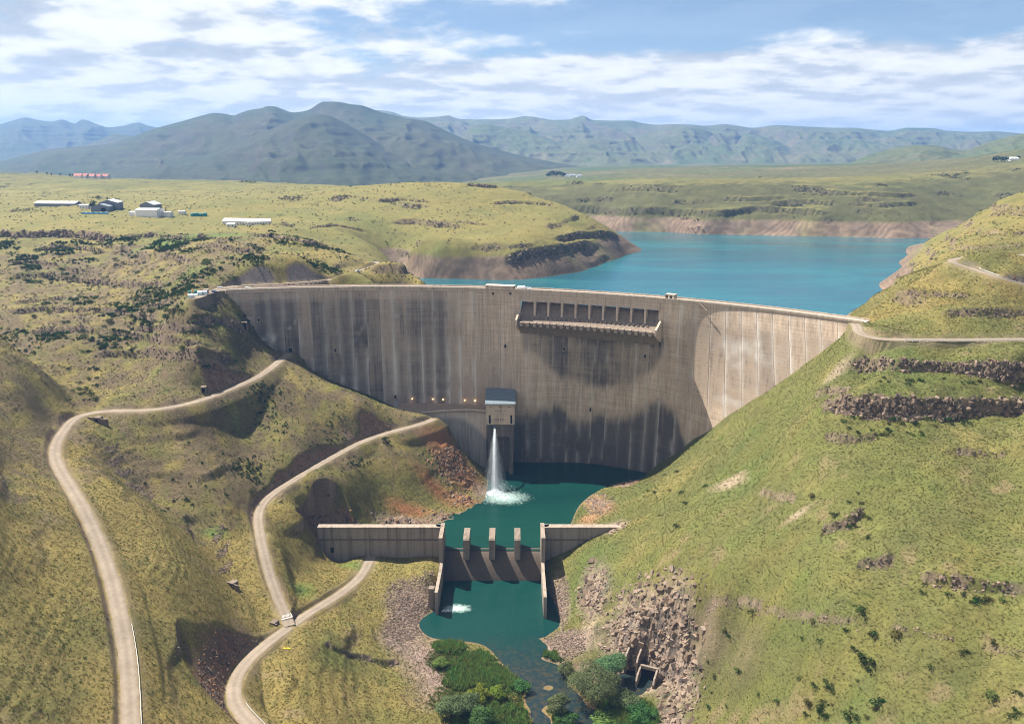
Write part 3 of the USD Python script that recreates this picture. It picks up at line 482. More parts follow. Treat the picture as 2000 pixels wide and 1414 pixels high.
# ------------------------------------------------------------------ water
def sheet(name, poly, z, mat):
    from shapely.geometry import Polygon
    v, f = trimesh.creation.triangulate_polygon(Polygon(poly), engine="earcut")
    v = np.c_[v, np.full(len(v), z)]; 
    if np.cross(v[f[0][1]] - v[f[0][0]], v[f[0][2]] - v[f[0][0]])[2] < 0: f = f[:, ::-1]
    return tag(build(name, (v, f), mat), kind="structure")
res_m = water_material("reservoir_water", (.009, .080, .108), (.018, .120, .135), 0.35, 0.35, 0.10, 0.12)
pool_m = water_material("pool_water", (.003, .028, .023), (.004, .042, .030), 0.6, 0.25, 0.06, 0.05)
low_m = water_material("river_water", (.003, .029, .026), (.005, .038, .031), 0.6, 0.25, 0.06, 0.05, bed=((.012, .024, .026), (.035, .034, .022)), bed_y=(375, 412))
fx = np.linspace(XL, XR, 60)
sheet("reservoir_water", [(x, float(crest_y(x)) + 9 + 10 * float(smooth(-8, 78, x))) for x in fx] + [(420, 640), (800, 900), (1200, 1700), (200, 1750), (-260, 900), (-240, 700)], RES, res_m)
sheet("pool_water", [(-60, 486), (60, 486), (120, 520), (150, 640), (60, 665), (-70, 675), (-90, 560)], 0.0, pool_m)
sheet("river_water", [(-75, 478), (60, 478), (75, 420), (110, 330), (110, 180), (-20, 180), (-70, 330)], LOW, low_m)

# ------------------------------------------------------------------ roads
road_m = tinted("road_surface", rough=0.9, grain_scale=0.5, bump=0.15, bump_d=0.05, var=(0.88, 1.12))
def strip(line, hw, lift=0.06, off=0.0, thick=0.5, name="road", mat=None, step=1):
    c = line[::step]; tng = np.gradient(c, axis=0)[:, :2]; tng /= np.linalg.norm(tng, axis=1, keepdims=True)
    n = np.stack([-tng[:, 1], tng[:, 0]], 1)
    e = 0.38 * fbm2(c[:, 0], c[:, 1], 5.5, 3, 97); e2 = 0.38 * fbm2(c[:, 0], c[:, 1], 5.5, 3, 98)
    prof = [(-hw - .15 + e, -thick), (-hw + e, 0), (-hw * .5, 0.05), (0, 0.07), (hw * .5, 0.05), (hw + e2, 0), (hw + .15 + e2, -thick)]
    v = np.stack([np.c_[c[:, :2] + n * (np.broadcast_to(a, len(c)) + off)[:, None], c[:, 2] + b + lift] for a, b in prof], 1)
    m, k = v.shape[:2]; ii = np.arange(m * k).reshape(m, k)
    f = np.stack([ii[:-1, :-1], ii[:-1, 1:], ii[1:, 1:], ii[1:, :-1]], -1).reshape(-1, 4)[:, ::-1]
    w = fbm2(c[:, 0], c[:, 1], 14, 3, 95); w2 = fbm2(c[:, 0], c[:, 1], 3, 2, 96)
    T = np.stack([np.array(q)[None] * (1 + .10 * w + .06 * w2 * (k in (1, 3, 5)))[:, None] for k, q in enumerate(((.14, .105, .065), (.205, .160, .112), (.245, .198, .148), (.200, .160, .120), (.245, .198, .148), (.205, .160, .112), (.14, .105, .065)))], 1)
    return (v.reshape(-1, 3), f), T.reshape(-1, 3)
for i, (k, c) in enumerate(ROAD_LINES.items()):
    g, T = strip(c[::2], ROADS[k][0], lift=0.06 + 0.012 * i); tag(build("road", g, road_m, smooth=True, tint=T), kind="structure")
# ------------------------------------------------------------------ concrete
def concrete(name, base, dark=(.040, .036, .036), pale=(.60, .545, .48), lift=2.4):
    return material(name, {
        "geo": ("geometry", {}), "sx": ("separate_xyz", {}), "st": ("attribute", {"attribute": "stain"}), "le": ("attribute", {"attribute": "leach"}), "tn": ("attribute", {"attribute": "tone"}),
        "m1": ("mapping", {"scale": (.55, .25, .022)}), "streak": ("noise_texture", {"scale": 1.0, "detail": 6.0, "roughness": 0.65}),
        "m2": ("mapping", {"scale": (.035, .02, .45)}), "band": ("noise_texture", {"scale": 1.0, "detail": 5.0, "roughness": 0.6}),
        "fine": ("noise_texture", {"scale": 0.9, "detail": 7.0, "roughness": 0.7}),
        "rs": ("map_range", {"from_min": .3, "from_max": .7, "to_min": .68, "to_max": 1.24, "clamp": True}),
        "rb": ("map_range", {"from_min": .32, "from_max": .68, "to_min": .84, "to_max": 1.12, "clamp": True}),
        "rf": ("map_range", {"from_min": .3, "from_max": .7, "to_min": .84, "to_max": 1.14, "clamp": True}),
        "zd": ("math", {"math_type": "divide", "value2": lift}), "fr": ("math", {"math_type": "fraction"}),
        "ln": ("map_range", {"from_min": 0.0, "from_max": 0.16, "to_min": 0.78, "to_max": 1.0, "clamp": True}),
        "a": ("math", {"math_type": "multiply"}), "b": ("math", {"math_type": "multiply"}), "c": ("math", {"math_type": "multiply"}), "d": ("math", {"math_type": "multiply"}),
        "base": ("color", {"value": base}), "bc": ("mix", {"mix_type": "multiply", "fac": 1.0}),
        "s1": ("math", {"math_type": "multiply_add", "value2": 2.0, "value3": -1.0}), "s2": ("math", {"math_type": "multiply_add", "value2": 0.9, "value3": -0.45}),
        "s3": ("math", {"math_type": "add"}), "s4": ("math", {"math_type": "multiply_add", "value2": 1.0}), "s5": ("map_range", {"from_min": 0.15, "from_max": 0.95, "to_min": 0.0, "to_max": 0.86, "clamp": True}),
        "sg": ("math", {"math_type": "multiply"}), "sl": ("map_range", {"from_min": 0.0, "from_max": 0.12, "to_min": 0.0, "to_max": 1.0, "clamp": True}),
        "dk": ("mix", {"mix_type": "mix", "color2": dark}),
        "l1": ("map_range", {"from_min": .26, "from_max": .52, "to_min": 0.0, "to_max": 1.0, "clamp": True}), "l2": ("math", {"math_type": "multiply", "use_clamp": True}),
        "pl": ("mix", {"mix_type": "mix", "color2": pale}),
        "bp": ("bump", {"strength": 0.35, "distance": 0.15}),
        "p": ("principled_bsdf", {"roughness": 0.88, "specular_ior_level": 0.2})},
        [("geo.position", "m1.vector"), ("m1.vector", "streak.vector"), ("geo.position", "m2.vector"), ("m2.vector", "band.vector"), ("geo.position", "fine.vector"), ("geo.position", "sx.vector"),
         ("streak.fac", "rs.value"), ("band.fac", "rb.value"), ("fine.fac", "rf.value"), ("sx.z", "zd.value1"), ("zd.value", "fr.value1"), ("fr.value", "ln.value"),
         ("rs.result", "a.value1"), ("rb.result", "a.value2"), ("a.value", "b.value1"), ("rf.result", "b.value2"), ("b.value", "c.value1"), ("ln.result", "c.value2"), ("c.value", "d.value1"), ("tn.fac", "d.value2"),
         ("base.color", "bc.color1"), ("d.value", "bc.color2"),
         ("streak.fac", "s1.value1"), ("band.fac", "s2.value1"), ("s1.value", "s3.value1"), ("s2.value", "s3.value2"), ("st.fac", "s4.value1"), ("s3.value", "s4.value3"), ("s4.value", "s5.value"),
         ("st.fac", "sl.value"), ("s5.result", "sg.value1"), ("sl.result", "sg.value2"),
         ("sg.value", "dk.fac"), ("bc.color", "dk.color1"), ("streak.fac", "l1.value"), ("l1.result", "l2.value1"), ("le.fac", "l2.value2"), ("l2.value", "pl.fac"), ("dk.color", "pl.color1"),
         ("pl.color", "p.base_color"), ("fine.fac", "bp.height"), ("bp.normal", "p.normal")], surface="p.BSDF")
dam_m = concrete("dam_concrete", (.465, .352, .255))
weir_m = concrete("weir_concrete", (.195, .145, .104), lift=1.5)
dark_m = plain("dark_opening", (.012, .012, .014), 0.9, 0.1)
road_grey = plain("crest_paving", (.38, .33, .27), 0.9, 0.15, 0.4, 0.12)
def con(name, mesh, parent, stain=0.0, leach=0.0, tone=1.0, mat=None, smooth=False, label=None):
    if isinstance(mesh, tuple): v, f, _ = meshkit.arrays(mesh)
    else: v, f, _ = meshkit.arrays(mesh)
    if smooth is not False:
        m = trimesh.graph.smooth_shade(trimesh.Trimesh(v, f, process=False), angle=np.radians(smooth), facet_minarea=None); v, f = np.array(m.vertices), np.array(m.faces)
    ev = lambda q: np.broadcast_to(q(v) if callable(q) else q, (len(v),)).astype(float)
    return build(name, (v, f), mat or dam_m, parent, smooth=True if smooth is not False else False, extra={"stain": ev(stain), "leach": ev(leach), "tone": ev(tone)}, label=label)

# ------------------------------------------------------------------ dam
rng = np.random.default_rng(5)
TH0, TH1, DTH = math.radians(14.0), math.radians(27.84), math.radians(1.384)
TA, TB = math.asin((XL - CX) / CR), math.asin((XR - CX) / CR)
def arc(th, d, z):
    """A point of the crest arc: angle, metres downstream of the face, elevation."""
    return np.stack([CX + (CR - d) * np.sin(th), CY + (CR - d) * np.cos(th), np.broadcast_to(z, np.shape(th)) + 0.0 * th], -1)
def arc_x(th): return CX + CR * np.sin(th)
def stain_at(v, jitter=0.0):
    x, z = v[:, 0], v[:, 2]
    zb = np.interp(x, [-120, -60, -20, 8, 30, 60, 90, 118, 128, 150], [30, 40, 30, 44, 50, 38, 46, 66, 58, -20]) + jitter * 5
    s = 1.05 * (1 - smooth(zb - 9, zb + 11, z))
    lo = np.interp(x, [8, 20, 40, 70, 95, 112, 122], [100, 94, 76, 70, 74, 92, 110])
    s = np.maximum(s, (0.68 + 0.2 * jitter) * smooth(lo - 5, lo + 7, z) * (1 - smooth(118, 122, z)) * smooth(5, 12, x) * (1 - smooth(114, 124, x)))
    left = (1 - smooth(-62, -30, x))
    s = np.maximum(s, left * (0.66 + 0.22 * jitter) * (1 - 0.5 * smooth(137, 143, z)))
    s = np.maximum(s, 0.30 * (1 - smooth(0, 8, x)) * (1 - smooth(60, 110, z)))
    s = np.maximum(s, 0.95 * np.exp(-((x + 75) / 16) ** 2 - ((z - 58) / 9) ** 2))
    s = np.maximum(s, (0.40 + 0.30 * jitter) * smooth(124, 150, x) * smooth(60, 90, z) * (1 - smooth(132, 140, z)))
    return np.clip(s, 0, 1.05)
dam = thing("dam", "curved concrete arch dam wall holding back the turquoise reservoir", "dam", loc=None)
def body(tha, thb, z0, z1, nz, inset=0.14, nc=9):
    """One block: curved front with recessed edges, ends, top and back."""
    w = (thb - tha) * CR; e = 0.22 / w; u = np.r_[0, e, np.linspace(2.2 * e, 1 - 2.2 * e, nc), 1 - e, 1]; rec = np.r_[inset * 2, inset * 2, np.zeros(nc), inset * 2, inset * 2]
    zz = np.linspace(z0, z1, nz); U, Zg = np.meshgrid(u, zz); R = np.broadcast_to(rec, U.shape)
    th = tha + (thb - tha) * U; x = arc_x(th); front = np.stack([x, face_y(x, Zg) + R, Zg], -1)
    back = front.copy(); back[..., 1] = face_y(x, Zg) + 8.5 + (CREST - Zg) * 0.12
    nu = len(u); ii = np.arange(nz * nu).reshape(nz, nu); g = lambda a, b, c, d: np.stack([a, b, c, d], -1).reshape(-1, 4)
    f1 = g(ii[:-1, :-1], ii[:-1, 1:], ii[1:, 1:], ii[1:, :-1]); o = nz * nu; f2 = f1[:, ::-1] + o
    t = ii[-1]; f3 = np.stack([t[:-1], t[1:], t[1:] + o, t[:-1] + o], -1)
    l = ii[:, 0]; f4 = np.stack([l[1:], l[1:] + o, l[:-1] + o, l[:-1]], -1); r = ii[:, -1]; f5 = np.stack([r[:-1], r[:-1] + o, r[1:] + o, r[1:]], -1)
    v = np.vstack([front.reshape(-1, 3), back.reshape(-1, 3)]); f = np.vstack([f1, f2, f3, f4, f5]); uu = np.r_[U.ravel(), U.ravel()]
    return (v, f), uu
joints = np.arange(TH0 + DTH / 2 - 40 * DTH, TB + DTH, DTH); joints = joints[(joints > TA + 0.3 * DTH) & (joints < TB - 0.3 * DTH)]
joints = np.r_[TA, joints, TB]
ctrl = contact[np.argsort(contact[:, 0])]
def foot(th):
    x = arc_x(th); zc = np.interp(x, ctrl[:, 0], ctrl[:, 2]); return -12.0 if -85 < x < 118 else max(zc - 16, -12)
for a, b in zip(joints[:-1], joints[1:]):
    pieces = []
    mid = (a + b) / 2
    spill = (b > TH0 + 1e-6) and (a < TH1 - 1e-6)
    z0 = min(foot(a), foot(b))
    pieces.append((a, b, z0, 127.0 if spill else 147.6))
    if spill and a < TH0 - 1e-6: pieces.append((a, TH0, 127.02, 147.6))
    if spill and b > TH1 + 1e-6: pieces.append((TH1, b, 127.02, 147.6))
    jit = rng.uniform(-1, 1); tone = 1 + 0.10 * rng.uniform(-1, 1); side = rng.uniform(0.25, 1.0, 2); k = rng.integers(1000)
    for (p, q, zl, zh) in pieces:
        (v, f), uu = body(p, q, zl, zh, max(int((zh - zl) / 2.0), 3))
        v3, f3, _ = meshkit.arrays((v, f))
        n = fbm2(v3[:, 0] * 0 + k, v3[:, 2], 16, 4, 7, z=k * .37); n2 = fbm2(v3[:, 0], v3[:, 2], 9, 3, 17)
        lw = np.where(v3[:, 0] < -30, 1.9, 1.25); el = np.exp(-uu * 11.3 / lw) * side[0] + np.exp(-(1 - uu) * 11.3 / lw) * side[1]
        xx, zz = v3[:, 0], v3[:, 2]
        wht = np.where(xx < -30, 1.25 * smooth(-0.5, 0.05, n) * (0.6 + 0.65 * (1 - smooth(70, 125, zz))), np.where(xx > 116, 1.0 * smooth(-0.4, 0.2, n), 0.75 * smooth(-.35, .25, n)))
        leach = el * wht + 0.55 * smooth(0.05, .5, n2) * np.exp(-((xx - 165) / 26) ** 2) * smooth(70, 84, zz) * (1 - smooth(120, 138, zz)) + 0.55 * smooth(.25, .6, n2) * (xx < -20) * smooth(100, 108, zz) * (1 - smooth(124, 130, zz))
        leach = leach + 0.55 * smooth(0.0, .5, n2) * (xx < -120) * (1 - smooth(0, 26, zz - np.interp(xx, ctrl[:, 0], ctrl[:, 2])))
        st = stain_at(v3, jit) + 0.22 * n2 * (stain_at(v3, jit) > 0.05)
        build("concrete_block", (v3, f3), dam_m, dam, smooth=False, extra={"stain": np.clip(st, 0, 1.1), "leach": np.clip(leach, 0, 1), "tone": np.full(len(v3), tone)})
def sweep(prof, t0, t1, n=40, closed=True, ends=True):
    th = np.linspace(t0, t1, n); P = np.stack([arc(th, d, z) for d, z in prof], 1)
    m = len(prof); ii = np.arange(n * m).reshape(n, m); jj = np.roll(ii, -1, axis=1) if closed else ii
    sl = slice(None) if closed else slice(0, -1); a, b = (ii, jj) if closed else (ii[:, :-1], ii[:, 1:])
    f = np.stack([a[:-1], b[:-1], b[1:], a[1:]], -1).reshape(-1, 4)
    tm = [(f[:, [0, 1, 2]]), (f[:, [0, 2, 3]])]
    if ends and closed:
        from shapely.geometry import Polygon
        _, ef = trimesh.creation.triangulate_polygon(Polygon(prof), engine="earcut")
        if len(_) == m: tm += [ef, ef[:, ::-1] + (n - 1) * m]
    t = trimesh.Trimesh(P.reshape(-1, 3), np.vstack(tm), process=False); t.fix_normals(); return t
bst = lambda s: (lambda v: np.full(len(v), s))
con("crest_beam", sweep([(0.35, 147.65), (0.35, 149.2), (0.9, 149.4), (0.9, 149.85), (-8.9, 149.85), (-8.9, 147.65)], TA, TB, 120), dam, 0.10, 0.15, 1.05)
con("lintel", sweep([(0.0, 141.0), (0.0, 147.6), (-8.4, 147.6), (-8.4, 141.0)], TH0, TH1, 40), dam, 0.12, 0.1, 0.95)
con("parapet", sweep([(0.9, 149.9), (0.9, 151.0), (0.5, 151.0), (0.5, 149.9)], TA + .002, TB, 120), dam, 0, 0.2, 1.15)
con("parapet", sweep([(-8.6, 149.9), (-8.6, 151.1), (-9.0, 151.1), (-9.0, 149.9)], TA, TB, 120), dam, 0, 0.3, 1.2)
con("crest_roadway", sweep([(0.45, 149.86), (0.45, 149.95), (-8.5, 149.95), (-8.5, 149.86)], TA, TB, 120), dam, 0, 0, 1.0, mat=road_grey)
con("spillway_chute", sweep([(-8.5, 125), (-8.5, 139.2), (-6.6, 139.4), (-4.6, 137.0), (-2.0, 132.2), (0, 129.4), (4, 126.9), (7.5, 125.6), (10.5, 125.2), (10.5, 123.8), (8, 122.2), (3.5, 119.0), (-1.5, 113.0), (-5, 113.0)], TH0 - .0015, TH1 + .0015, 60), dam, 0.45, 0, 0.62)
def radial_box(th, half, d0, d1, z0, z1, taper=0.0):
    """A box standing across the arc at an angle; d runs downstream."""
    c = arc(np.array([th]), 0, 0)[0]; r = np.array([-math.sin(th), -math.cos(th), 0]); t = np.array([math.cos(th), -math.sin(th), 0])
    P = [c + t * s * half + r * d + np.array([0, 0, z]) for s in (-1, 1) for d in (d0, d1) for z in (z0, z1)]
    return trimesh.convex.convex_hull(np.array(P))
for k in range(1, 10):
    con("pier", radial_box(TH0 + k * DTH, 0.85, -7.8, 0.1, 127.2, 140.98), dam, 0.05, 0.1, 0.95)
for k in range(20):
    th = TH0 + DTH * ((k // 2) + (0.25 if k % 2 == 0 else 0.72))
    con("flip_tooth", radial_box(th, 1.15, 8.6, 12.2, 122.6, 125.9), dam, 0.3, 0.1, 0.7)
for k in range(29):
    th = TH0 + DTH * (k / 3 + 0.28)
    if th < TH1 - .01: con("chute_block", radial_box(th, 0.6, 2.2, 3.5, 126.6, 128.9), dam, 0.4, 0, 0.6)
for th, s in ((TH0 - .0030, 1), (TH1 + .0030, 1)):
    c = arc(np.array([th]), 0, 0)[0]; r = np.array([-math.sin(th), -math.cos(th), 0]); t = np.array([math.cos(th), -math.sin(th), 0])
    P = [c + t * q * 0.75 + r * d + np.array([0, 0, z]) for q in (-1, 1) for d, z in ((-1, 116), (-1, 134), (2.5, 132.5), (9, 128.5), (12.2, 127.8), (12.2, 123.5), (5, 119))]
    con("side_wall", trimesh.convex.convex_hull(np.array(P)), dam, 0, 0.15, 1.1)
def on_dam(px, py, w, h, name, arch=False, hood=True):
    p = on_face(px, py); x, z = p[0], p[2]; th = math.asin((x - CX) / CR)
    y = float(face_y(x, z)); t = np.array([math.cos(th), -math.sin(th), 0]); r = np.array([-math.sin(th), -math.cos(th), 0]); base = np.array([x, y, z])
    def hb(u0, u1, d0, d1, a, b): return trimesh.convex.convex_hull(np.array([base + t * u + r * d + np.array([0, 0, q]) for u in (u0, u1) for d in (d0, d1) for q in (a, b)]))
    o = con(name, cat(hb(-w / 2 - .35, -w / 2, -0.6, .45, -h / 2, h / 2), hb(w / 2, w / 2 + .35, -0.6, .45, -h / 2, h / 2), hb(-w / 2 - .35, w / 2 + .35, -0.6, .6, h / 2, h / 2 + .4)), dam, 0.1, 0.1, 0.9)
    build("dark_recess", hb(-w / 2 + .01, w / 2 - .01, -0.6, .12, -h / 2, h / 2 - .01), dark_m, o)
    if hood: con("sill", hb(-w / 2 - .8, w / 2 + .8, -.5, 1.6, -h / 2 - .5, -h / 2), o, 0, 0, 1.0)
for q in ((505, 625, 1.6, 2.8), (655, 684, 1.6, 2.8), (772, 775, 1.6, 3.0), (987, 676, 1.5, 2.6), (1102, 681, 1.5, 2.8), (1260, 695, 1.5, 3.2), (1153, 799, 1.5, 3.2)): on_dam(*q, "inspection_opening")
for q in ((567, 683, 3.2, 3.6), (820, 804, 2.4, 3.0)): on_dam(*q, "tunnel_opening", hood=False)
for q in ((963, 573.5, 1.5, 2.0), (997, 573.5, 1.5, 2.0)): on_dam(*q, "gallery_window", hood=False)
# pier walkway pipe under the crest and the overflow pipe stain bar at the right
p0, p1 = on_face(1366, 592), on_face(1379, 606)
pp = trimesh.creation.cylinder(radius=0.45, segment=[p0 + [0, -1.2, 0], p1 + [0, -3.5, 0]], sections=8)
con("drain_pipe", pp, dam, 0.2, 0, 0.7)

# gate house on the crest
def slab_on_crest(tha, thb, d0, d1, z0, z1): return sweep([(d0, z0), (d0, z1), (d1, z1), (d1, z0)], tha, thb, 8)
def th_px(px):
    p = on_face(px, 575); return math.asin((p[0] - CX) / CR)
gh = thing("gate_house", "low concrete gate house block standing on the dam crest", "gate house", loc=None)
con("wall", slab_on_crest(th_px(949), th_px(1003), 1.2, -6, 149.96, 152.6), gh, 0, 0.1, 1.0)
con("roof", slab_on_crest(th_px(948), th_px(1004), 1.5, -6.3, 152.62, 153.1), gh, 0, 0.2, 1.25)
for i in range(3):
    p = arc(np.array([th_px(948 + i * 4)]), -2, 153.1)[0]
    build("antenna", trimesh.creation.cylinder(radius=0.07, segment=[p, p + [0, 0, 2.5 + i]], sections=6), dark_m, gh)
white_m = plain("white_paint", (.78, .78, .76), 0.45, 0.4, 0.5, 0.06)
sh = thing("crest_shelter", "small pale round-topped shelter on the dam crest beside the gate house", "shelter", loc=None)
p = arc(np.array([th_px(1016)]), -4.5, 149.96)[0]
m = trimesh.creation.capsule(height=4, radius=1.7, count=[12, 8]); m.apply_transform(trimesh.transformations.rotation_matrix(math.pi / 2, [0, 1, 0])); m.apply_translation(p + [0, 0, 1.2]); build("canopy", m, white_m, sh, smooth=40)
build("base_wall", box(p[0] - 3.4, p[0] + 3.4, p[1] - 1.5, p[1] + 1.5, p[2], p[2] + .9), road_grey, sh)
sh = thing("crest_canopy", "small flat concrete canopy on the crest right of the spillway", "canopy", loc=None)
con("roof", slab_on_crest(th_px(1299), th_px(1318), 0.3, -6, 153.4, 153.9), sh, 0, .1, 1.0)
for q in (1300, 1308, 1317): con("post", radial_box(th_px(q), .3, -5.6, -.2, 149.96, 153.38), sh, 0, 0, .9)
# ------------------------------------------------------------------ outlet works at the dam's foot
roof_blue = plain("blue_grey_roofing", (.150, .190, .215), 0.5, 0.4, 0.4, 0.10)
glass_m = plain("window_glass", (.03, .035, .04), 0.2, 0.5)
lamp_m = material("lamp_glow", {"e": ("emission", {"color": (1.0, .55, .16), "strength": 10.0})}, [], surface="e.emission")
bx0, bx1, yb, yf = -21.3, 2.2, 634.0, 618.5
oh = thing("outlet_house", "boxy concrete outlet house with a blue-grey sloping roof at the dam's foot", "outlet house", loc=None)
wallm = con("wall", cat(box(bx0, bx1, yf, yb, 43.0, 60.4)), oh, 0.05, 0.05, 1.05)
rv = np.array([[bx0 - .6, yf - .8, 60.45], [bx1 + .6, yf - .8, 60.45], [bx1 + .6, yb + 12, 65.6], [bx0 - .6, yb + 12, 65.6]]); rv2 = rv + [0, 0, .5]
build("roof", trimesh.convex.convex_hull(np.vstack([rv, rv2])), roof_blue, oh)
for i in range(17):
    x = bx0 + (bx1 - bx0) * i / 16
    build("roof_seam", trimesh.convex.convex_hull(np.array([[x + a, y, z + c] for a in (-.06, .06) for y, z in ((yf - .8, 60.95), (yb + 12, 66.1)) for c in (0, .12)])), roof_blue, oh)
con("back_wall", box(bx0, bx1, yb + .01, yb + 12, 43, 60.4), oh, 0.2, 0, 0.9)
for gx in (bx0, bx1): con("gable", trimesh.convex.convex_hull(np.array([[gx + s, y, z] for s in (-.01, .4 if gx == bx0 else -.4) for y, z in ((yf, 60.4), (yb + 11.5, 60.4), (yb + 11.5, 65.3))])), oh, .1, 0, .95)
for wx, wz in ((-9.9, 58.2), (-9.0, 58.2), (-2.6, 58.2), (-1.5, 58.2), (-12.8, 54.8), (-10.0, 54.8), (-9.1, 54.8), (-5.8, 54.8), (-17.2, 58.2)):
    fr = con("window", box(wx - .45, wx + .45, yf - .12, yf - .005, wz - .55, wz + .55), oh, 0, 0, 1.15); build("pane", box(wx - .32, wx + .32, yf - .15, yf - .121, wz - .42, wz + .42), glass_m, fr)
for wx in (-13, -11.2, -9.4, -7.6): con("wall_recess", box(wx - .6, wx + .6, yf - .1, yf - .004, 46.7, 48.2), oh, 0.55, 0, 0.9)
for sx in (bx0 + 2.4, bx1 - 3.6): build("door_slot", box(sx, sx + 1.5, yf - .09, yf - .003, 43.8, 51.2), dark_m, oh)
con("pedestal", box(bx0 + .5, bx1 - .5, yf + 1.5, yb + 10, 32.0, 42.98), oh, 0.75, 0, 0.85)
for sx in (bx0 + 1.2, bx1 - 4.4): con("buttress", trimesh.convex.convex_hull(np.array([[x, y, z] for x in (sx, sx + 3.2) for y, z in ((yf + .2, 43), (yb + 8, 43), (yf - 1.2, -8), (yb + 10, -8))])), oh, 0.9, 0, 0.8)
con("base_block", box(bx0 + 4.5, bx1 - 4.5, yf + 5, yb + 10, -8, 31.9), oh, 0.95, 0, 0.8)
vx = -14.0
vlv = build("outlet_valve", trimesh.creation.cylinder(radius=1.5, segment=[[vx, yf + 6, 41.8], [vx, yf - 1.6, 41.3]], sections=20), plain("valve_steel", (.09, .10, .11), 0.5, 0.5), oh, smooth=40)

deck = thing("deck_wall", "stained concrete retaining wall carrying the road to the outlet house", "retaining wall", loc=None)
dl = np.array([[-96, 619.5], [-84, 622.5], [-72, 628], [-58, 632.5], [-44, 634.8], [-32, 634.6], [bx0 - .1, 631.5]])
from scipy.interpolate import CubicSpline
tt = np.r_[0, np.cumsum(np.linalg.norm(np.diff(dl, axis=0), axis=1))]; dc = np.stack([CubicSpline(tt, dl[:, 0])(np.linspace(0, tt[-1], 40)), CubicSpline(tt, dl[:, 1])(np.linspace(0, tt[-1], 40))], 1)
back = np.stack([dc[:, 0], np.array([float(face_y(x, DECK_Z)) + 1.5 for x in dc[:, 0]])], 1)
def prism(line_a, line_b, z0, z1):
    z0 = np.broadcast_to(z0, len(line_a)); z1 = np.broadcast_to(z1, len(line_a)); n = len(line_a)
    P = np.stack([np.c_[line_a, z0], np.c_[line_a, z1], np.c_[line_b, z1], np.c_[line_b, z0]], 1); ii = np.arange(n * 4).reshape(n, 4)
    f = np.vstack([np.stack([ii[:-1, a], ii[:-1, (a + 1) % 4], ii[1:, (a + 1) % 4], ii[1:, a]], -1) for a in range(4)])
    v, fz, _ = meshkit.arrays((P.reshape(-1, 3), f)); fz = np.vstack([fz, [[0, 1, 2], [0, 2, 3]], np.array([[0, 2, 1], [0, 3, 2]]) + (n - 1) * 4])
    t = trimesh.Trimesh(v, fz, process=False); t.fix_normals(); return t
con("deck_slab", prism(dc, back, DECK_Z - 1.2, DECK_Z), deck, 0.2, 0, 0.75)
inner = dc + [0, .4]
nz = 24; zz = np.linspace(-6, DECK_Z - 1.22, nz); Pw = np.stack([np.c_[dc[:, 0], dc[:, 1] + .5 - (DECK_Z - z) * .03, np.full(len(dc), z)] for z in zz]); iw = np.arange(nz * len(dc)).reshape(nz, -1)
fw = np.stack([iw[:-1, :-1], iw[:-1, 1:], iw[1:, 1:], iw[1:, :-1]], -1).reshape(-1, 4)
con("wall", (Pw.reshape(-1, 3), fw), deck, lambda v: np.clip(1.1 * (1 - smooth(-4, 5, v[:, 2] - np.interp(v[:, 0], [-96, -85, -70, -52, -40, -30, -22], [50, 44, 41, 43, 41, 33, 26]))) + .12, 0, 1.1), 0.35, 1.05)
con("parapet", prism(dc - [0, .25], dc + [0, .1], DECK_Z, DECK_Z + .95), deck, 0, .2, 1.3)
for i in range(0, 39):
    p = dc[i] * .5 + dc[i + 1] * .5
    con("corbel", box(p[0] - .3, p[0] + .3, p[1] - .7, p[1] - .02, DECK_Z - 1.9, DECK_Z - .7), deck, 0.1, 0, 1.0)
for k, (px, py, lab) in enumerate(((806, 795, "glowing orange lamp at the dam's foot, nearest the hillside"), (846, 791, "glowing orange lamp at the dam's foot, second from the hillside"), (866, 789.5, "glowing orange lamp at the dam's foot, middle of the five"), (908, 787, "glowing orange lamp at the dam's foot, second from the outlet house"), (928, 786, "glowing orange lamp at the dam's foot, nearest the outlet house"))):
    p = on_face(px, py); p[2] = max(p[2], 54.0); p[1] = float(face_y(p[0], p[2])); L = thing("wall_lamp", lab, "lamp", "lit lamps along the dam's foot", loc=None)
    con("bracket", box(p[0] - .12, p[0] + .12, p[1] - 1.4, p[1] + .8, p[2] + .45, p[2] + .7), L)
    b = trimesh.creation.icosphere(2, 0.34); b.apply_translation(p + [0, -1.2, 0]); build("bulb", b, lamp_m, L, smooth=True)

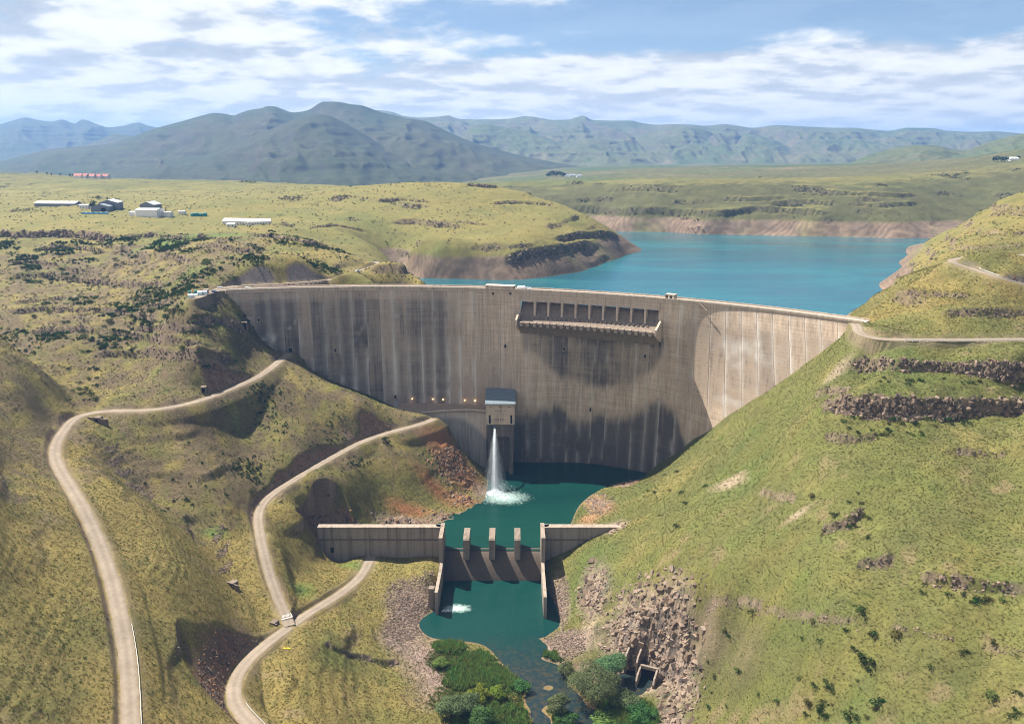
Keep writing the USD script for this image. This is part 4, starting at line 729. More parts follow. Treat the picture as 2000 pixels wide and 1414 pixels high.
# ------------------------------------------------------------------ jet of water and its foam
foam_m = material("white_water", {"geo": ("geometry", {}), "mp": ("mapping", {"scale": (1.6, 1.6, .22)}), "n": ("noise_texture", {"scale": 1.0, "detail": 6.0, "roughness": .65}), "lw": ("layer_weight", {"blend": 0.35}),
    "r": ("map_range", {"from_min": .35, "from_max": .62, "to_min": .25, "to_max": 1.0, "clamp": True}), "i": ("math", {"math_type": "subtract", "value1": 1.0}), "pw": ("math", {"math_type": "power", "value2": 1.3}), "m": ("math", {"math_type": "multiply", "use_clamp": True}), "at": ("attribute", {"attribute": "thick"}), "m2": ("math", {"math_type": "multiply", "use_clamp": True}),
    "d": ("principled_bsdf", {"base_color": (.86, .90, .93), "roughness": .6, "subsurface_weight": 0.0}), "tl": ("translucent_bsdf", {"color": (.8, .86, .92)}), "mt": ("mix_closure", {"fac": .4}), "t": ("transparent_bsdf", {}), "x": ("mix_closure", {})},
    [("geo.position", "mp.vector"), ("mp.vector", "n.vector"), ("n.fac", "r.value"), ("lw.facing", "i.value2"), ("i.value", "pw.value1"), ("pw.value", "m.value1"), ("r.result", "m.value2"), ("m.value", "m2.value1"), ("at.fac", "m2.value2"), ("m2.value", "x.fac"),
     ("d.BSDF", "mt.closure1"), ("tl.BSDF", "mt.closure2"), ("t.BSDF", "x.closure1"), ("mt.closure", "x.closure2")], surface="x.closure")
jt = thing("water_jet", "white jet of water falling from the outlet house into the green pool", "water jet", loc=None)
def jet(r0, r1, seed, thick):
    n, m = 70, 20; s = np.linspace(0, 1, n); v0, fall = 13.0, 41.2; T = math.sqrt(2 * fall / 9.81); tm = T * s ** .75
    c = np.stack([np.full(n, vx) + 0.9 * s ** 2, yf - 1.6 - v0 * tm, 41.2 - .5 * 9.81 * tm ** 2], 1)
    rr = r0 + (r1 - r0) * s ** 1.2; a = np.linspace(0, 2 * np.pi, m, endpoint=False); A, Sg = np.meshgrid(a, s)
    w = rr[:, None] * (1 + .30 * fbm2(A * 1.2 + seed, Sg * 26, 1.0, 3, seed))
    P = c[:, None] + np.stack([np.cos(A) * w, np.sin(A) * w * .8, 0 * A], -1)
    ii = np.arange(n * m).reshape(n, m); jj = np.roll(ii, -1, 1); f = np.stack([ii[:-1], jj[:-1], jj[1:], ii[1:]], -1).reshape(-1, 4)
    return (P.reshape(-1, 3), f), np.repeat(thick * (1 - .35 * s), m)
for r0, r1, sd, th in ((.55, 1.1, 3, 1.6), (.75, 2.2, 7, .75), (.8, 3.6, 11, .36), (.6, 7.4, 17, .18), (.5, 10.5, 23, .08)):
    g, w = jet(r0, r1, sd, th); v, f, _ = meshkit.arrays(g); build("water_stream", (v, f), foam_m, jt, smooth=True, extra={"thick": w})
jx, jy = vx + 1.0, yf - 1.6 - 13.0 * math.sqrt(2 * 41.2 / 9.81)
rg = np.random.default_rng(8)
def droplets(n, cx, cy, sx, sy, hz, r):
    ms = []
    for i in range(n):
        b = trimesh.creation.icosphere(0, rg.uniform(.3, 1.0) * r); q = rg.normal(0, 1, 2); b.apply_scale([1, 1, rg.uniform(.6, 1.2)])
        b.apply_translation([cx + q[0] * sx, cy + q[1] * sy, abs(rg.normal(0, hz)) * math.exp(-.4 * (q ** 2).sum())]); ms.append(b)
    return cat(*ms)
wt = plain("foam", (.86, .89, .90), .6, .4, 1.0, .04)
tag(build("splash_foam", droplets(900, jx, jy - 1, 3.2, 2.4, 1.6, .42), wt), "white foam boiling where the jet hits the green pool", "foam", kind="stuff")
tag(build("spray", droplets(700, jx + 5, jy + 5, 6.0, 6.0, 4.5, .16), wt), "fine spray drifting right of the falling jet", "spray", kind="stuff")
ripple_m = material("foam_film", {"geo": ("geometry", {}), "n": ("noise_texture", {"scale": .5, "detail": 6.0, "roughness": .7, "distortion": .6}), "at": ("attribute", {"attribute": "thick"}), "s": ("math", {"math_type": "add"}), "r": ("map_range", {"from_min": .72, "from_max": 1.25, "to_min": 0.0, "to_max": .85, "clamp": True}),
    "d": ("principled_bsdf", {"base_color": (.55, .72, .66), "roughness": .5}), "t": ("transparent_bsdf", {}), "x": ("mix_closure", {})}, [("geo.position", "n.vector"), ("n.fac", "s.value1"), ("at.fac", "s.value2"), ("s.value", "r.value"), ("r.result", "x.fac"), ("t.BSDF", "x.closure1"), ("d.BSDF", "x.closure2")], surface="x.closure")
def film(name, cx, cy, rx, ry, z, lab, peak=.9):
    r, a = np.meshgrid(np.linspace(0, 1, 24), np.linspace(0, 2 * np.pi, 60)); v = np.stack([cx + rx * r * np.cos(a), cy + ry * r * np.sin(a), np.full(r.shape, z)], -1)
    h, w = r.shape; ii = np.arange(h * w).reshape(h, w); f = np.stack([ii[:-1, :-1], ii[:-1, 1:], ii[1:, 1:], ii[1:, :-1]], -1).reshape(-1, 4)
    v2, f2, _ = meshkit.arrays((v.reshape(-1, 3), f)); tag(build(name, (v2, f2), ripple_m, smooth=True, extra={"thick": (peak * (1 - r) ** .8).ravel()}), lab, "foam", kind="stuff")
film("foam_film", jx + 7, jy - 8, 28, 19, .03, "thin pale foam spreading over the pool from the jet", .62)

# ------------------------------------------------------------------ weir
weir = thing("weir", "low concrete weir with wing walls and three square piers across the river", "weir", loc=None)
wx0, wx1, wy = -45.0, 19.0, 487.0
dk = lambda z0, z1: (lambda v: np.clip(.95 * (1 - smooth(z0, z1, v[:, 2])), 0, 1))
prof = np.array([(wy + 9, -12), (wy + 9, -.8), (wy + 5, -.15), (wy + 2, .05), (wy, -.05), (wy - 3, -1.2), (wy - 6, -3.4), (wy - 9, -6.8), (wy - 11.5, -10.5), (wy - 13.5, -14.0), (wy - 15, -17), (wy - 15, -22), (wy + 9, -22)])
def extrude_x(prof, x0, x1, n=2):
    from shapely.geometry import Polygon
    p = Polygon(prof); t = trimesh.creation.extrude_polygon(p, x1 - x0, engine="earcut")
    t.apply_transform(np.array([[0, 0, 1, x0], [1, 0, 0, 0], [0, 1, 0, 0], [0, 0, 0, 1.0]])); t.fix_normals(); return t
for k in range(4):
    con("sill", extrude_x(prof, wx0 + .02 + k * 16, wx0 + 15.98 + k * 16), weir, .35, 0, .62 + .03 * (k % 2), mat=weir_m, smooth=30)
for px in (911, 961, 1010.5):
    x = float(at_y(px, 1080, 480)[0])
    con("pier", cat(extrude_x([(478, -2.6), (478, 11.4), (479, 12.2), (495, 12.2), (495, -12), (484, -12), (482.5, -11.0), (482.5, -2.6)], x - 2.0, x + 2.0)), weir, dk(-9, -1), .1, .95, mat=weir_m)
wt0 = 16.5
def wing(xa, xb, name):
    ms = cat(box(xa, xb, 486, 489.5, -12, wt0))
    o = con(name, ms.subdivide().subdivide(), weir, lambda v: np.where(v[:, 2] < 8.3, .40, .15), .25, .80, mat=weir_m)
    con("coping", box(xa, xb, 485.6, 490.4, wt0 + .005, wt0 + .6), o, 0.05, .2, 1.3, mat=weir_m)
    return o
wl = float(at_y(620, 1022, 487)[0])
wing(wl, wx0 - 2.6, "wing_wall"); wr = float(at_y(1212, 1034, 487)[0]); wing(wx1 + 2.6, wr, "wing_wall")
for i in range(12):
    x = wl + 6 + (wx0 - 8 - wl) * i / 11
    con("wall_rib", box(x - .18, x + .18, 485.75, 485.99, 8.4, wt0 - .1), weir, .2, .2, 1.0, mat=weir_m)
con("wall_band", box(wl, wx0 - 2.6, 485.6, 485.98, 7.7, 8.35), weir, .5, 0, .8, mat=weir_m); con("wall_band", box(wx1 + 2.6, wr, 485.6, 485.98, 7.7, 8.35), weir, .5, 0, .8, mat=weir_m)
for s, x in ((-1, wx0), (1, wx1)):
    xa, xb = (x - 2.58, x - .02) if s < 0 else (x + .02, x + 2.58)
    con("end_pier", cat(box(xa, xb, 471, 493, -12, wt0 + .3)), weir, dk(-12, -2), .15, 1.15, mat=weir_m)
    cyl = trimesh.creation.cylinder(radius=2.3, height=3.2, sections=24); cyl.apply_translation([(xa + xb) / 2 + s * 2.2, 489, wt0 - 1.0]); con("end_bastion", cyl, weir, 0, .2, 1.25, mat=weir_m)
    tw = np.array([[471, -.5], [462, -1.5], [433.5, -.2]] if s < 0 else [[471, -.5], [456, -1.2], [429, -.6]])
    con("training_wall", extrude_x([(471, -20), (471, tw[0, 1]), (tw[1, 0], tw[1, 1]), (tw[2, 0], tw[2, 1]), (tw[2, 0], -20)], (xa + .6) if s < 0 else xa, xb if s < 0 else xb - .6), weir, dk(-16, -10), .2, 1.2, mat=weir_m)
con("stop_log_tower", box(wx0 - 6.2, wx0 - 2.7, 438, 442, -16, -.5), weir, .1, .1, .9, mat=weir_m)
build("wall_door", box(wl + 8, wl + 10, 485.7, 485.95, -1.5, 2.2), dark_m, weir)
tag(build("outlet_splash", droplets(90, wx0 + 5, 437, 2.2, .8, .5, .3).apply_translation([0, 0, LOW]), wt), "small white splash beside the end of the left weir wall", "foam", kind="stuff")
film("foam_film", wx0 + 11, 440, 12, 7, LOW + .03, "thin foam trail on the lower pool beside the weir wall", .75)

# ------------------------------------------------------------------ tunnel outlets by the river
def outlet(name, lab, cx, cy, z0, yaw, w, h, lw):
    o = thing(name, lab, "tunnel outlet", loc=(cx, cy, z0), rz=yaw)
    con("head_wall", cat(box(-w / 2 - 1.0, w / 2 + 1.0, 0, 1.4, h, h + 1.8), box(-w / 2 - 1.0, -w / 2, 0, 1.4, -4, h), box(w / 2, w / 2 + 1.0, 0, 1.4, -4, h)), o, .1, .1, 1.0, mat=weir_m)
    build("dark_opening", box(-w / 2, w / 2, .6, 1.2, -4, h), dark_m, o)
    for s in (-1, 1):
        P = np.array([[s * (w / 2 + a), y, z] for a in (.05, .95) for y, z in ((-.01, -4), (-.01, h + 1.2), (-lw * .75, h + .2), (-lw, h - 2.0), (-lw, -4))])
        con("wing_wall", trimesh.convex.convex_hull(P), o, .12, .15, 1.1, mat=weir_m)
p = at_z(1240, 1300, -14); outlet("tunnel_outlet", "upper concrete tunnel outlet with two long wing walls among the rocks", p[0] + 1.0, p[1] + 3.5, -14, -0.42, 5.5, 9.5, 11)
p = at_z(1268, 1338, -14.5); outlet("tunnel_outlet", "lower concrete tunnel outlet with splayed wing walls above the dark water", p[0] + .5, p[1] + 6, -15, -0.40, 8, 5.5, 9)
# ------------------------------------------------------------------ far buildings, vehicles and small fittings
def ground_at(px, py):
    p = first_hit([px], [py])[0]; return np.array([p[0], p[1], float(ground_z(p[0], p[1])[0])])
wall_w = plain("white_wall", (.70, .68, .63), 0.8, 0.2, 0.6, 0.08); roof_w = plain("white_metal_roof", (.74, .74, .73), 0.45, 0.4, 0.5, 0.07); roof_g = plain("grey_metal_roof", (.42, .43, .45), 0.5, 0.4, 0.4, 0.1)
grey_w = plain("grey_wall", (.17, .175, .19), 0.8, 0.2, 0.4, 0.1); roof_r = plain("red_roof", (.36, .15, .12), 0.8, 0.2, 0.4, 0.1); slate_m = plain("slate_roof", (.20, .22, .25), 0.6, 0.3, 0.4, 0.1)
teal_m = plain("teal_tank", (.05, .25, .22), 0.5, 0.3, 0.4, 0.1); blue_m = plain("blue_sheet", (.06, .25, .42), 0.6, 0.3, 0.4, 0.2); tyre_m = plain("tyre_rubber", (.02, .02, .02), 0.9, 0.1)
def shed(name, label, catg, px, py, px2, depth, h, rise, wm, rm, yaw=0.0, windows=0, door=False, ribs=0, group=None, gable_front=False):
    """A building whose near wall runs between two image columns at ground row py."""
    g = ground_at((px + px2) / 2, py); k = np.hypot(*ray((px + px2) / 2, py)[:2]); dist = g[1]
    L = (px2 - px) / FPX * dist / max(math.cos(yaw), .5) * 1.0
    t = thing(name, label, catg, group, loc=g, rz=yaw)
    if gable_front:
        pr = np.array([(-L / 2, -2), (-L / 2, h), (0, h + rise), (L / 2, h), (L / 2, -2)]); P = np.array([[x, y, z] for y in (0, depth) for x, z in pr])
        build("wall", trimesh.convex.convex_hull(P), wm, t)
        for s in (-1, 1):
            q = np.array([[s * (L / 2 + .5), y, h - rise * .5 / (L / 2) + a] for y in (-.5, depth + .5) for a in (.05, .3)] + [[0, y, h + rise + a] for y in (-.5, depth + .5) for a in (.05, .3)])
            build("roof", trimesh.convex.convex_hull(q), rm, t)
        front = lambda x, w, z0, z1, d: box(x - w / 2, x + w / 2, -d, -.005, z0, z1)
    else:
        pr = np.array([(0, -2), (0, h), (depth / 2, h + rise), (depth, h), (depth, -2)]); P = np.array([[x, y, z] for x in (-L / 2, L / 2) for y, z in pr])
        build("wall", trimesh.convex.convex_hull(P), wm, t)
        for s in (0, 1):
            y0, y1 = (-.5, depth / 2) if s == 0 else (depth + .5, depth / 2)
            q = np.array([[x, y0, h - rise * .5 / (depth / 2) + a] for x in (-L / 2 - .4, L / 2 + .4) for a in (.05, .3)] + [[x, y1, h + rise + a] for x in (-L / 2 - .4, L / 2 + .4) for a in (.05, .3)])
            rf = build("roof", trimesh.convex.convex_hull(q), rm, t)
            if s == 0:
                for i in range(ribs):
                    x = -L / 2 + L * (i + .5) / ribs
                    build("roof_light", trimesh.convex.convex_hull(np.array([[x + c, y, z + a] for c in (-.7, .7) for y, z in ((0.2, h + .36 + rise * .2 / (depth / 2)), (depth / 2 - .3, h + rise * .95 + .36)) for a in (0, .12)])), roof_g, rf)
        front = lambda x, w, z0, z1, d: box(x - w / 2, x + w / 2, -d, -.005, z0, z1)
    for i in range(windows):
        x = -L / 2 + L * (i + .5) / windows
        w = build("window", front(x, 1.7, 1.0, 2.3, .12), wall_w, t); build("pane", box(x - .7, x + .7, -.17, -.121, 1.15, 2.15), glass_m, w)
    if door: build("door", front(L * .18, min(L * .3, 6), -.2, h * .75, .1), dark_m, t)
    return t
shed("long_shed", "long low white-roofed shed with ribbed roof on the left plateau", "shed", 67, 404, 148, 16, 4.2, 2.6, grey_w, roof_w, -0.05, ribs=12)
shed("site_cabin", "small white site cabin between the long shed and the dark tree", "cabin", 155, 407, 172, 6, 4.5, .8, wall_w, roof_w, 0, windows=3)
shed("grey_hall", "tall grey workshop hall with pale pitched roof behind the dark tree", "hall", 196, 411, 229, 34, 9.5, 4.0, grey_w, roof_g, 0.25, gable_front=True, door=True)
shed("dark_hall", "open-fronted dark grey hall in front of the grey workshop", "hall", 180, 414, 212, 22, 6.5, 3.2, grey_w, slate_m, 0.18, gable_front=True, door=True)
shed("white_warehouse", "large plain white warehouse in the middle of the plateau compound", "warehouse", 265, 423, 307, 20, 9.0, 1.4, wall_w, roof_w, -0.04)
shed("gabled_store", "blue-grey gabled store rising behind the white warehouse", "store", 274, 412, 301, 26, 8.0, 4.0, grey_w, roof_g, 0.0, gable_front=True)
shed("annex", "low white annex at the left end of the white warehouse", "annex", 252, 421, 264, 12, 5.0, .6, wall_w, roof_g, 0)
shed("low_store", "low white store right of the white warehouse", "store", 309, 423, 332, 12, 5.5, .7, wall_w, roof_w, 0)
shed("site_cabin", "small white box cabin near the teal tanks", "cabin", 349, 419, 360, 7, 4.2, .5, wall_w, roof_w, 0, windows=2)
shed("long_house", "left long white house with many windows on the plateau's edge", "house", 434, 440, 484, 14, 4.0, 3.0, wall_w, roof_w, -0.12, windows=9)
shed("long_house", "right long white house with many windows on the plateau's edge", "house", 486, 440, 527, 14, 4.0, 2.8, wall_w, roof_w, 0.20, windows=8)
shed("outbuilding", "tiny white outbuilding in front of the left long white house", "outbuilding", 443, 444, 458, 7, 3.4, 1.2, wall_w, roof_w, 0, windows=2)
pipes = ground_at(190, 418)
for i in range(5):
    g = ground_at(164 + i * 10, 418.5); o = thing("sheeted_stack", ["bright blue sheeted stack nearest the teal truck", "second blue sheeted stack from the left", "blue sheeted stack in the middle of the row of five", "fourth blue sheeted stack from the left", "blue sheeted stack at the right end of the row of five"][i], "stack", "blue sheeted stacks in front of the dark hall", loc=g)
    build("stack_body", trimesh.convex.convex_hull(np.array([[x, y, z] for x, z in ((-4.2, -1), (4.2, -1), (3.8, 1.7), (0, 2.3), (-3.8, 1.7)) for y in (0, 4)])), blue_m, o)
for i, q in enumerate((375, 380.5, 386, 391.5, 397, 402)):
    g = ground_at(q, 422); o = thing("water_tank", ["leftmost teal tank of the six by the white cabin", "second teal tank from the left", "third teal tank from the left", "fourth teal tank from the left", "fifth teal tank from the left", "rightmost teal tank of the six by the white cabin"][i], "tank", "teal tanks beside the white warehouse", loc=g)
    c = trimesh.creation.cylinder(radius=1.9, height=4.2 + (i % 3) * .8, sections=14); c.apply_translation([0, 0, 1.4]); build("tank_body", c, teal_m, o, smooth=40)
    d = trimesh.creation.cone(radius=1.9, height=.7, sections=14); d.apply_translation([0, 0, 3.55 + (i % 3) * .4]); build("lid", d, teal_m, o)
# far village
vil = [(147, 347.5, 8), (155, 347.8, 7), (164, 348.0, 9), (176, 348.2, 14), (189, 348.4, 12), (203, 348.4, 13)]
for i, (a, b, w) in enumerate(vil):
    shed("village_house", ["red-roofed far house at the left end of the row on the skyline plateau", "second red-roofed far house from the left", "third red-roofed far house from the left", "long red-roofed far house, fourth from the left", "fifth red-roofed far house from the left", "red-roofed far house at the right end of the row"][i], "house", a - w / 2, b, a + w / 2, 16, 4.5, 5.0, wall_w, roof_r, 0, group="red-roofed houses far behind the left plateau")
for i, (a, b, w) in enumerate(((1106, 346.5, 8), (1118, 346.5, 12), (1131, 346.8, 9))):
    shed("village_house", ["left pale far house beside the dark tree clump", "middle pale far house beside the dark tree clump", "right pale far house beside the dark tree clump"][i], "house", a - w / 2, b, a + w / 2, 18, 5, 4, wall_w, slate_m, 0, group="pale houses far beyond the reservoir")
shed("hill_house", "white house on the green hill at the right edge", "house", 1974, 316, 1989, 14, 4.5, 3, wall_w, roof_w, 0)

def car(label, px, py, yaw, paint, group=None, z=None, s=1.0, name="parked_car", on=None):
    g = np.array(on) if on is not None else ground_at(px, py)
    o = thing(name, label, "car", group, loc=g + [0, 0, .12], rz=yaw)
    pr = [(-2.2, .35), (2.2, .35), (2.25, .8), (1.9, .95), (1.0, 1.02), (.45, 1.5), (-1.4, 1.52), (-2.1, 1.0), (-2.25, .8)]
    from shapely.geometry import Polygon
    def ex(p, w): 
        t = trimesh.creation.extrude_polygon(Polygon(np.array(p) * s), w * s, engine="earcut"); t.apply_transform(np.array([[1, 0, 0, 0], [0, 0, 1, -w * s / 2], [0, 1, 0, 0], [0, 0, 0, 1.0]])); t.fix_normals(); return t
    build("body", ex(pr, 1.75), paint, o); build("side_window", ex([(.75, 1.05), (.38, 1.42), (-1.3, 1.44), (-1.75, 1.05)], 1.79), glass_m, o)
    for a in (-1.35, 1.35):
        for b in (-.8, .8):
            c = trimesh.creation.cylinder(radius=.36 * s, height=.25 * s, sections=14); c.apply_transform(trimesh.transformations.rotation_matrix(math.pi / 2, [1, 0, 0])); c.apply_translation([a * s, b * s, .36 * s]); build("wheel", c, tyre_m, o)
    return o
bluep = plain("blue_paint", (.05, .16, .30), .35, .5); silver = plain("silver_paint", (.5, .5, .5), .35, .5)
car("white car parked at the bend above the dam's left end", 430, 563.5, .3, white_m)
car("blue car parked at the dam's left end near the pale containers", 419, 575.5, .2, bluep)
car("silver car on the shore road under the rock cutting", 699, 531.5, .7, silver)
pp = lambda px, d: arc(np.array([th_px(px)]), d, 149.97)[0]
car("white car on the dam crest nearest the left end", 0, 0, .25, white_m, on=pp(484, -5)); car("white car on the dam crest right of the small shelter", 0, 0, -.2, white_m, on=pp(1029, -5))
tr = ground_at(376, 574)
o = thing("site_truck", "teal truck parked left of the red hut at the dam's left end", "truck", loc=tr + [0, 0, .1], rz=.2)
build("cab", trimesh.convex.convex_hull(np.array([[x, y, z] for y in (-1, 1) for x, z in ((1.6, .6), (3.4, .6), (3.4, 1.7), (2.9, 2.6), (1.6, 2.6))])), teal_m, o); build("load_bed", box(-3.4, 1.5, -1.1, 1.1, .8, 2.0), teal_m, o)
for a in (-2.2, 2.4):
    for b in (-.95, .95):
        c = trimesh.creation.cylinder(radius=.5, height=.3, sections=12); c.apply_transform(trimesh.transformations.rotation_matrix(math.pi / 2, [1, 0, 0])); c.apply_translation([a, b, .5]); build("wheel", c, tyre_m, o)
hut = ground_at(403, 571.5); o = thing("guard_hut", "small red-brown guard hut beside the road at the dam's left end", "hut", loc=hut)
build("wall", box(-1.5, 1.5, -1.3, 1.3, -.5, 3.0), roof_r, o); build("roof", box(-2.0, 2.0, -1.8, 1.8, 3.01, 3.3), road_grey, o); build("door", box(-.5, .5, -1.36, -1.301, -.3, 2.1), dark_m, o)
pale = plain("pale_container_paint", (.55, .66, .66), .5, .4, .5, .08)
for i in range(4):
    g = ground_at(373 + i * 9.3, 583 - i * 1.0); o = thing("container", ["pale container at the left end of the row by the dam", "second pale container from the left", "third pale container from the left", "pale container at the right end of the row by the dam"][i], "container", "pale containers at the dam's left end", loc=g + [0, 0, -.3], rz=.15)
    build("box_body", box(-1.75, 1.75, -1.6, 1.6, 0, 3.1), pale, o); build("roof", trimesh.convex.convex_hull(np.array([[x, y, z] for x in (-1.85, 1.85) for y, z in ((-1.7, 3.11), (1.7, 3.11), (0, 3.75))])), pale, o)
flag_m = plain("orange_flag", (.75, .25, .03), .8, .2)
for i, (a, b) in enumerate(((362.5, 583), (375, 577.5))):
    g = ground_at(a, b + 2); o = thing("flag", ["orange flag on a pole left of the pale containers", "orange flag on a pole behind the pale containers"][i], "flag", loc=g)
    build("pole", trimesh.creation.cylinder(radius=.09, segment=[[0, 0, -.5], [0, 0, 5.5]], sections=6), white_m, o); build("cloth", trimesh.convex.convex_hull(np.array([[x, y, z] for x, z in ((.1, 3.2), (.1, 5.4), (1.7, 3.6), (1.7, 5.0)) for y in (0, .04)])), flag_m, o)
# retaining wall below the shore road, tunnel portals, culverts
ret = thing("road_wall", "pale concrete wall with dark drains below the shore road above the dam", "retaining wall", loc=None)
sl = ROAD_LINES["shore"]; kk = (sl[:, 0] > -226) & (sl[:, 0] < float(at_z(645, 547, 152)[0])); sl = sl[kk][::6]
off = sl[:, :2] + np.array([0.0, -3.9]); con("wall", prism(off - [0, .45], off, np.full(len(off), 138.0), sl[:, 2] + 1.0), ret, .12, .3, 1.15)
for i in range(3, len(off) - 1, 4): con("buttress", box(off[i, 0] - .35, off[i, 0] + .35, off[i, 1] - 1.1, off[i, 1] - .46, 140, sl[i, 2] + .5), ret, .5, 0, .7)
def portal(name, label, px, py, w, h, yaw=0.0, wing=0.0):
    g = ground_at(px, py); o = thing(name, label, "portal", loc=g + [0, -1.5, -.8], rz=yaw)
    con("frame", cat(box(-w / 2 - .8, -w / 2, 0, 4, -2, h), box(w / 2, w / 2 + .8, 0, 4, -2, h), box(-w / 2 - .8, w / 2 + .8, 0, 4, h, h + 1.0)), o, .45, .0, .6)
    build("dark_opening", box(-w / 2, w / 2, .8, 3.9, -2, h), dark_m, o)
    if wing:
        con("head_wall", box(-wing, -w / 2 - .81, .3, 1.0, -2.5, h + .6), o, .5, .0, .6); con("head_wall", box(w / 2 + .81, wing, .3, 1.0, -2.5, h + .6), o, .5, .0, .6)
    return o
portal("tunnel_portal", "square concrete portal in the rocky slope left of the dam", 479, 642, 3.0, 4.2, .3); portal("tunnel_portal", "small concrete portal in the bank above the upper road", 399, 764, 2.2, 3.4, .2)
portal("culvert", "concrete culvert mouth below the upper road at the gully", 190, 822, 2.6, 2.8, -.3, wing=9); portal("culvert", "concrete culvert wing walls at the lower end of the stone drain", 452, 1143, 2.2, 2.4, -.5, wing=6)
portal("culvert", "small concrete culvert end beside the road junction", 533, 1217, 1.4, 1.0, -.4, wing=2.6)
# guard rails
steel = plain("galvanised_steel", (.62, .62, .60), .45, .4, .5, .1)
def rail(label, key, x0, x1, side, by="y"):
    c = ROAD_LINES[key]; q = c[(c[:, 1] > x0) & (c[:, 1] < x1)] if by == "y" else c[(c[:, 0] > x0) & (c[:, 0] < x1)]
    if len(q) < 8: return
    tn = np.gradient(q, axis=0)[:, :2]; tn /= np.linalg.norm(tn, axis=1, keepdims=True); n = np.stack([-tn[:, 1], tn[:, 0]], 1) * side
    p = np.c_[q[:, :2] + n * (ROADS[key][0] + .45), q[:, 2]]; o = thing("guard_rail", label, "guard rail", loc=None)
    build("rail", prism(p[:, :2] - n * .06, p[:, :2] + n * .06, p[:, 2] + .45, p[:, 2] + .85), steel, o)
    for r in p[::7]: build("post", box(r[0] - .08, r[0] + .08, r[1] - .08, r[1] + .08, r[2] - .6, r[2] + .5), steel, o)
rail("steel guard rail beside the left road at the bottom of the picture", "upper", 225, 292, 1); rail("steel guard rail beside the winding valley road at the bottom", "valley", 262, 298, 1)
rail("steel guard rail on the slope side of the road right of the dam", "abutment", 232, 420, -1, "x"); rail("steel guard rail on the loop road at the right edge", "hill", 310, 420, -1, "x")
# stop line and lettering at the junction
paint_m = plain("road_paint", (.75, .74, .70), .8, .2, 2.0, .12)
jc = ROAD_LINES["lower"]; jp = jc[-16]; tn = jc[-8] - jc[-24]; yaw = math.atan2(tn[1], tn[0])
mk = thing("stop_marking", "white STOP lettering and stop line painted on the road at the junction", "road marking", loc=jp + [0, 0, .22], rz=yaw - math.pi / 2 + math.pi)
tm = meshkit.text_mesh("STOP", 1.15, depth=.02, bold=False); tm.apply_scale([.95, 1.5, 1]); tm.apply_translation(-tm.bounds.mean(0)); tm.apply_translation([0, -.4, .04]); build("lettering", tm, paint_m, mk)
build("stop_line", box(-2.9, 2.9, -3.2, -2.7, .02, .06), paint_m, mk); build("centre_line", box(2.75, 2.95, -2.6, 5.0, .0, .05), paint_m, mk)
pk = plain("yellow_pole_paint", (.7, .5, .03), .6, .3)
g = ground_at(560, 1266); o = thing("yellow_post", "small yellow marker lying in the grass beside the valley road", "marker", loc=g); build("marker_body", box(-1.9, 1.9, -.35, .35, -.2, .3), pk, o); build("post", box(-.1, .1, -.1, .1, .36, 1.4), pk, o)
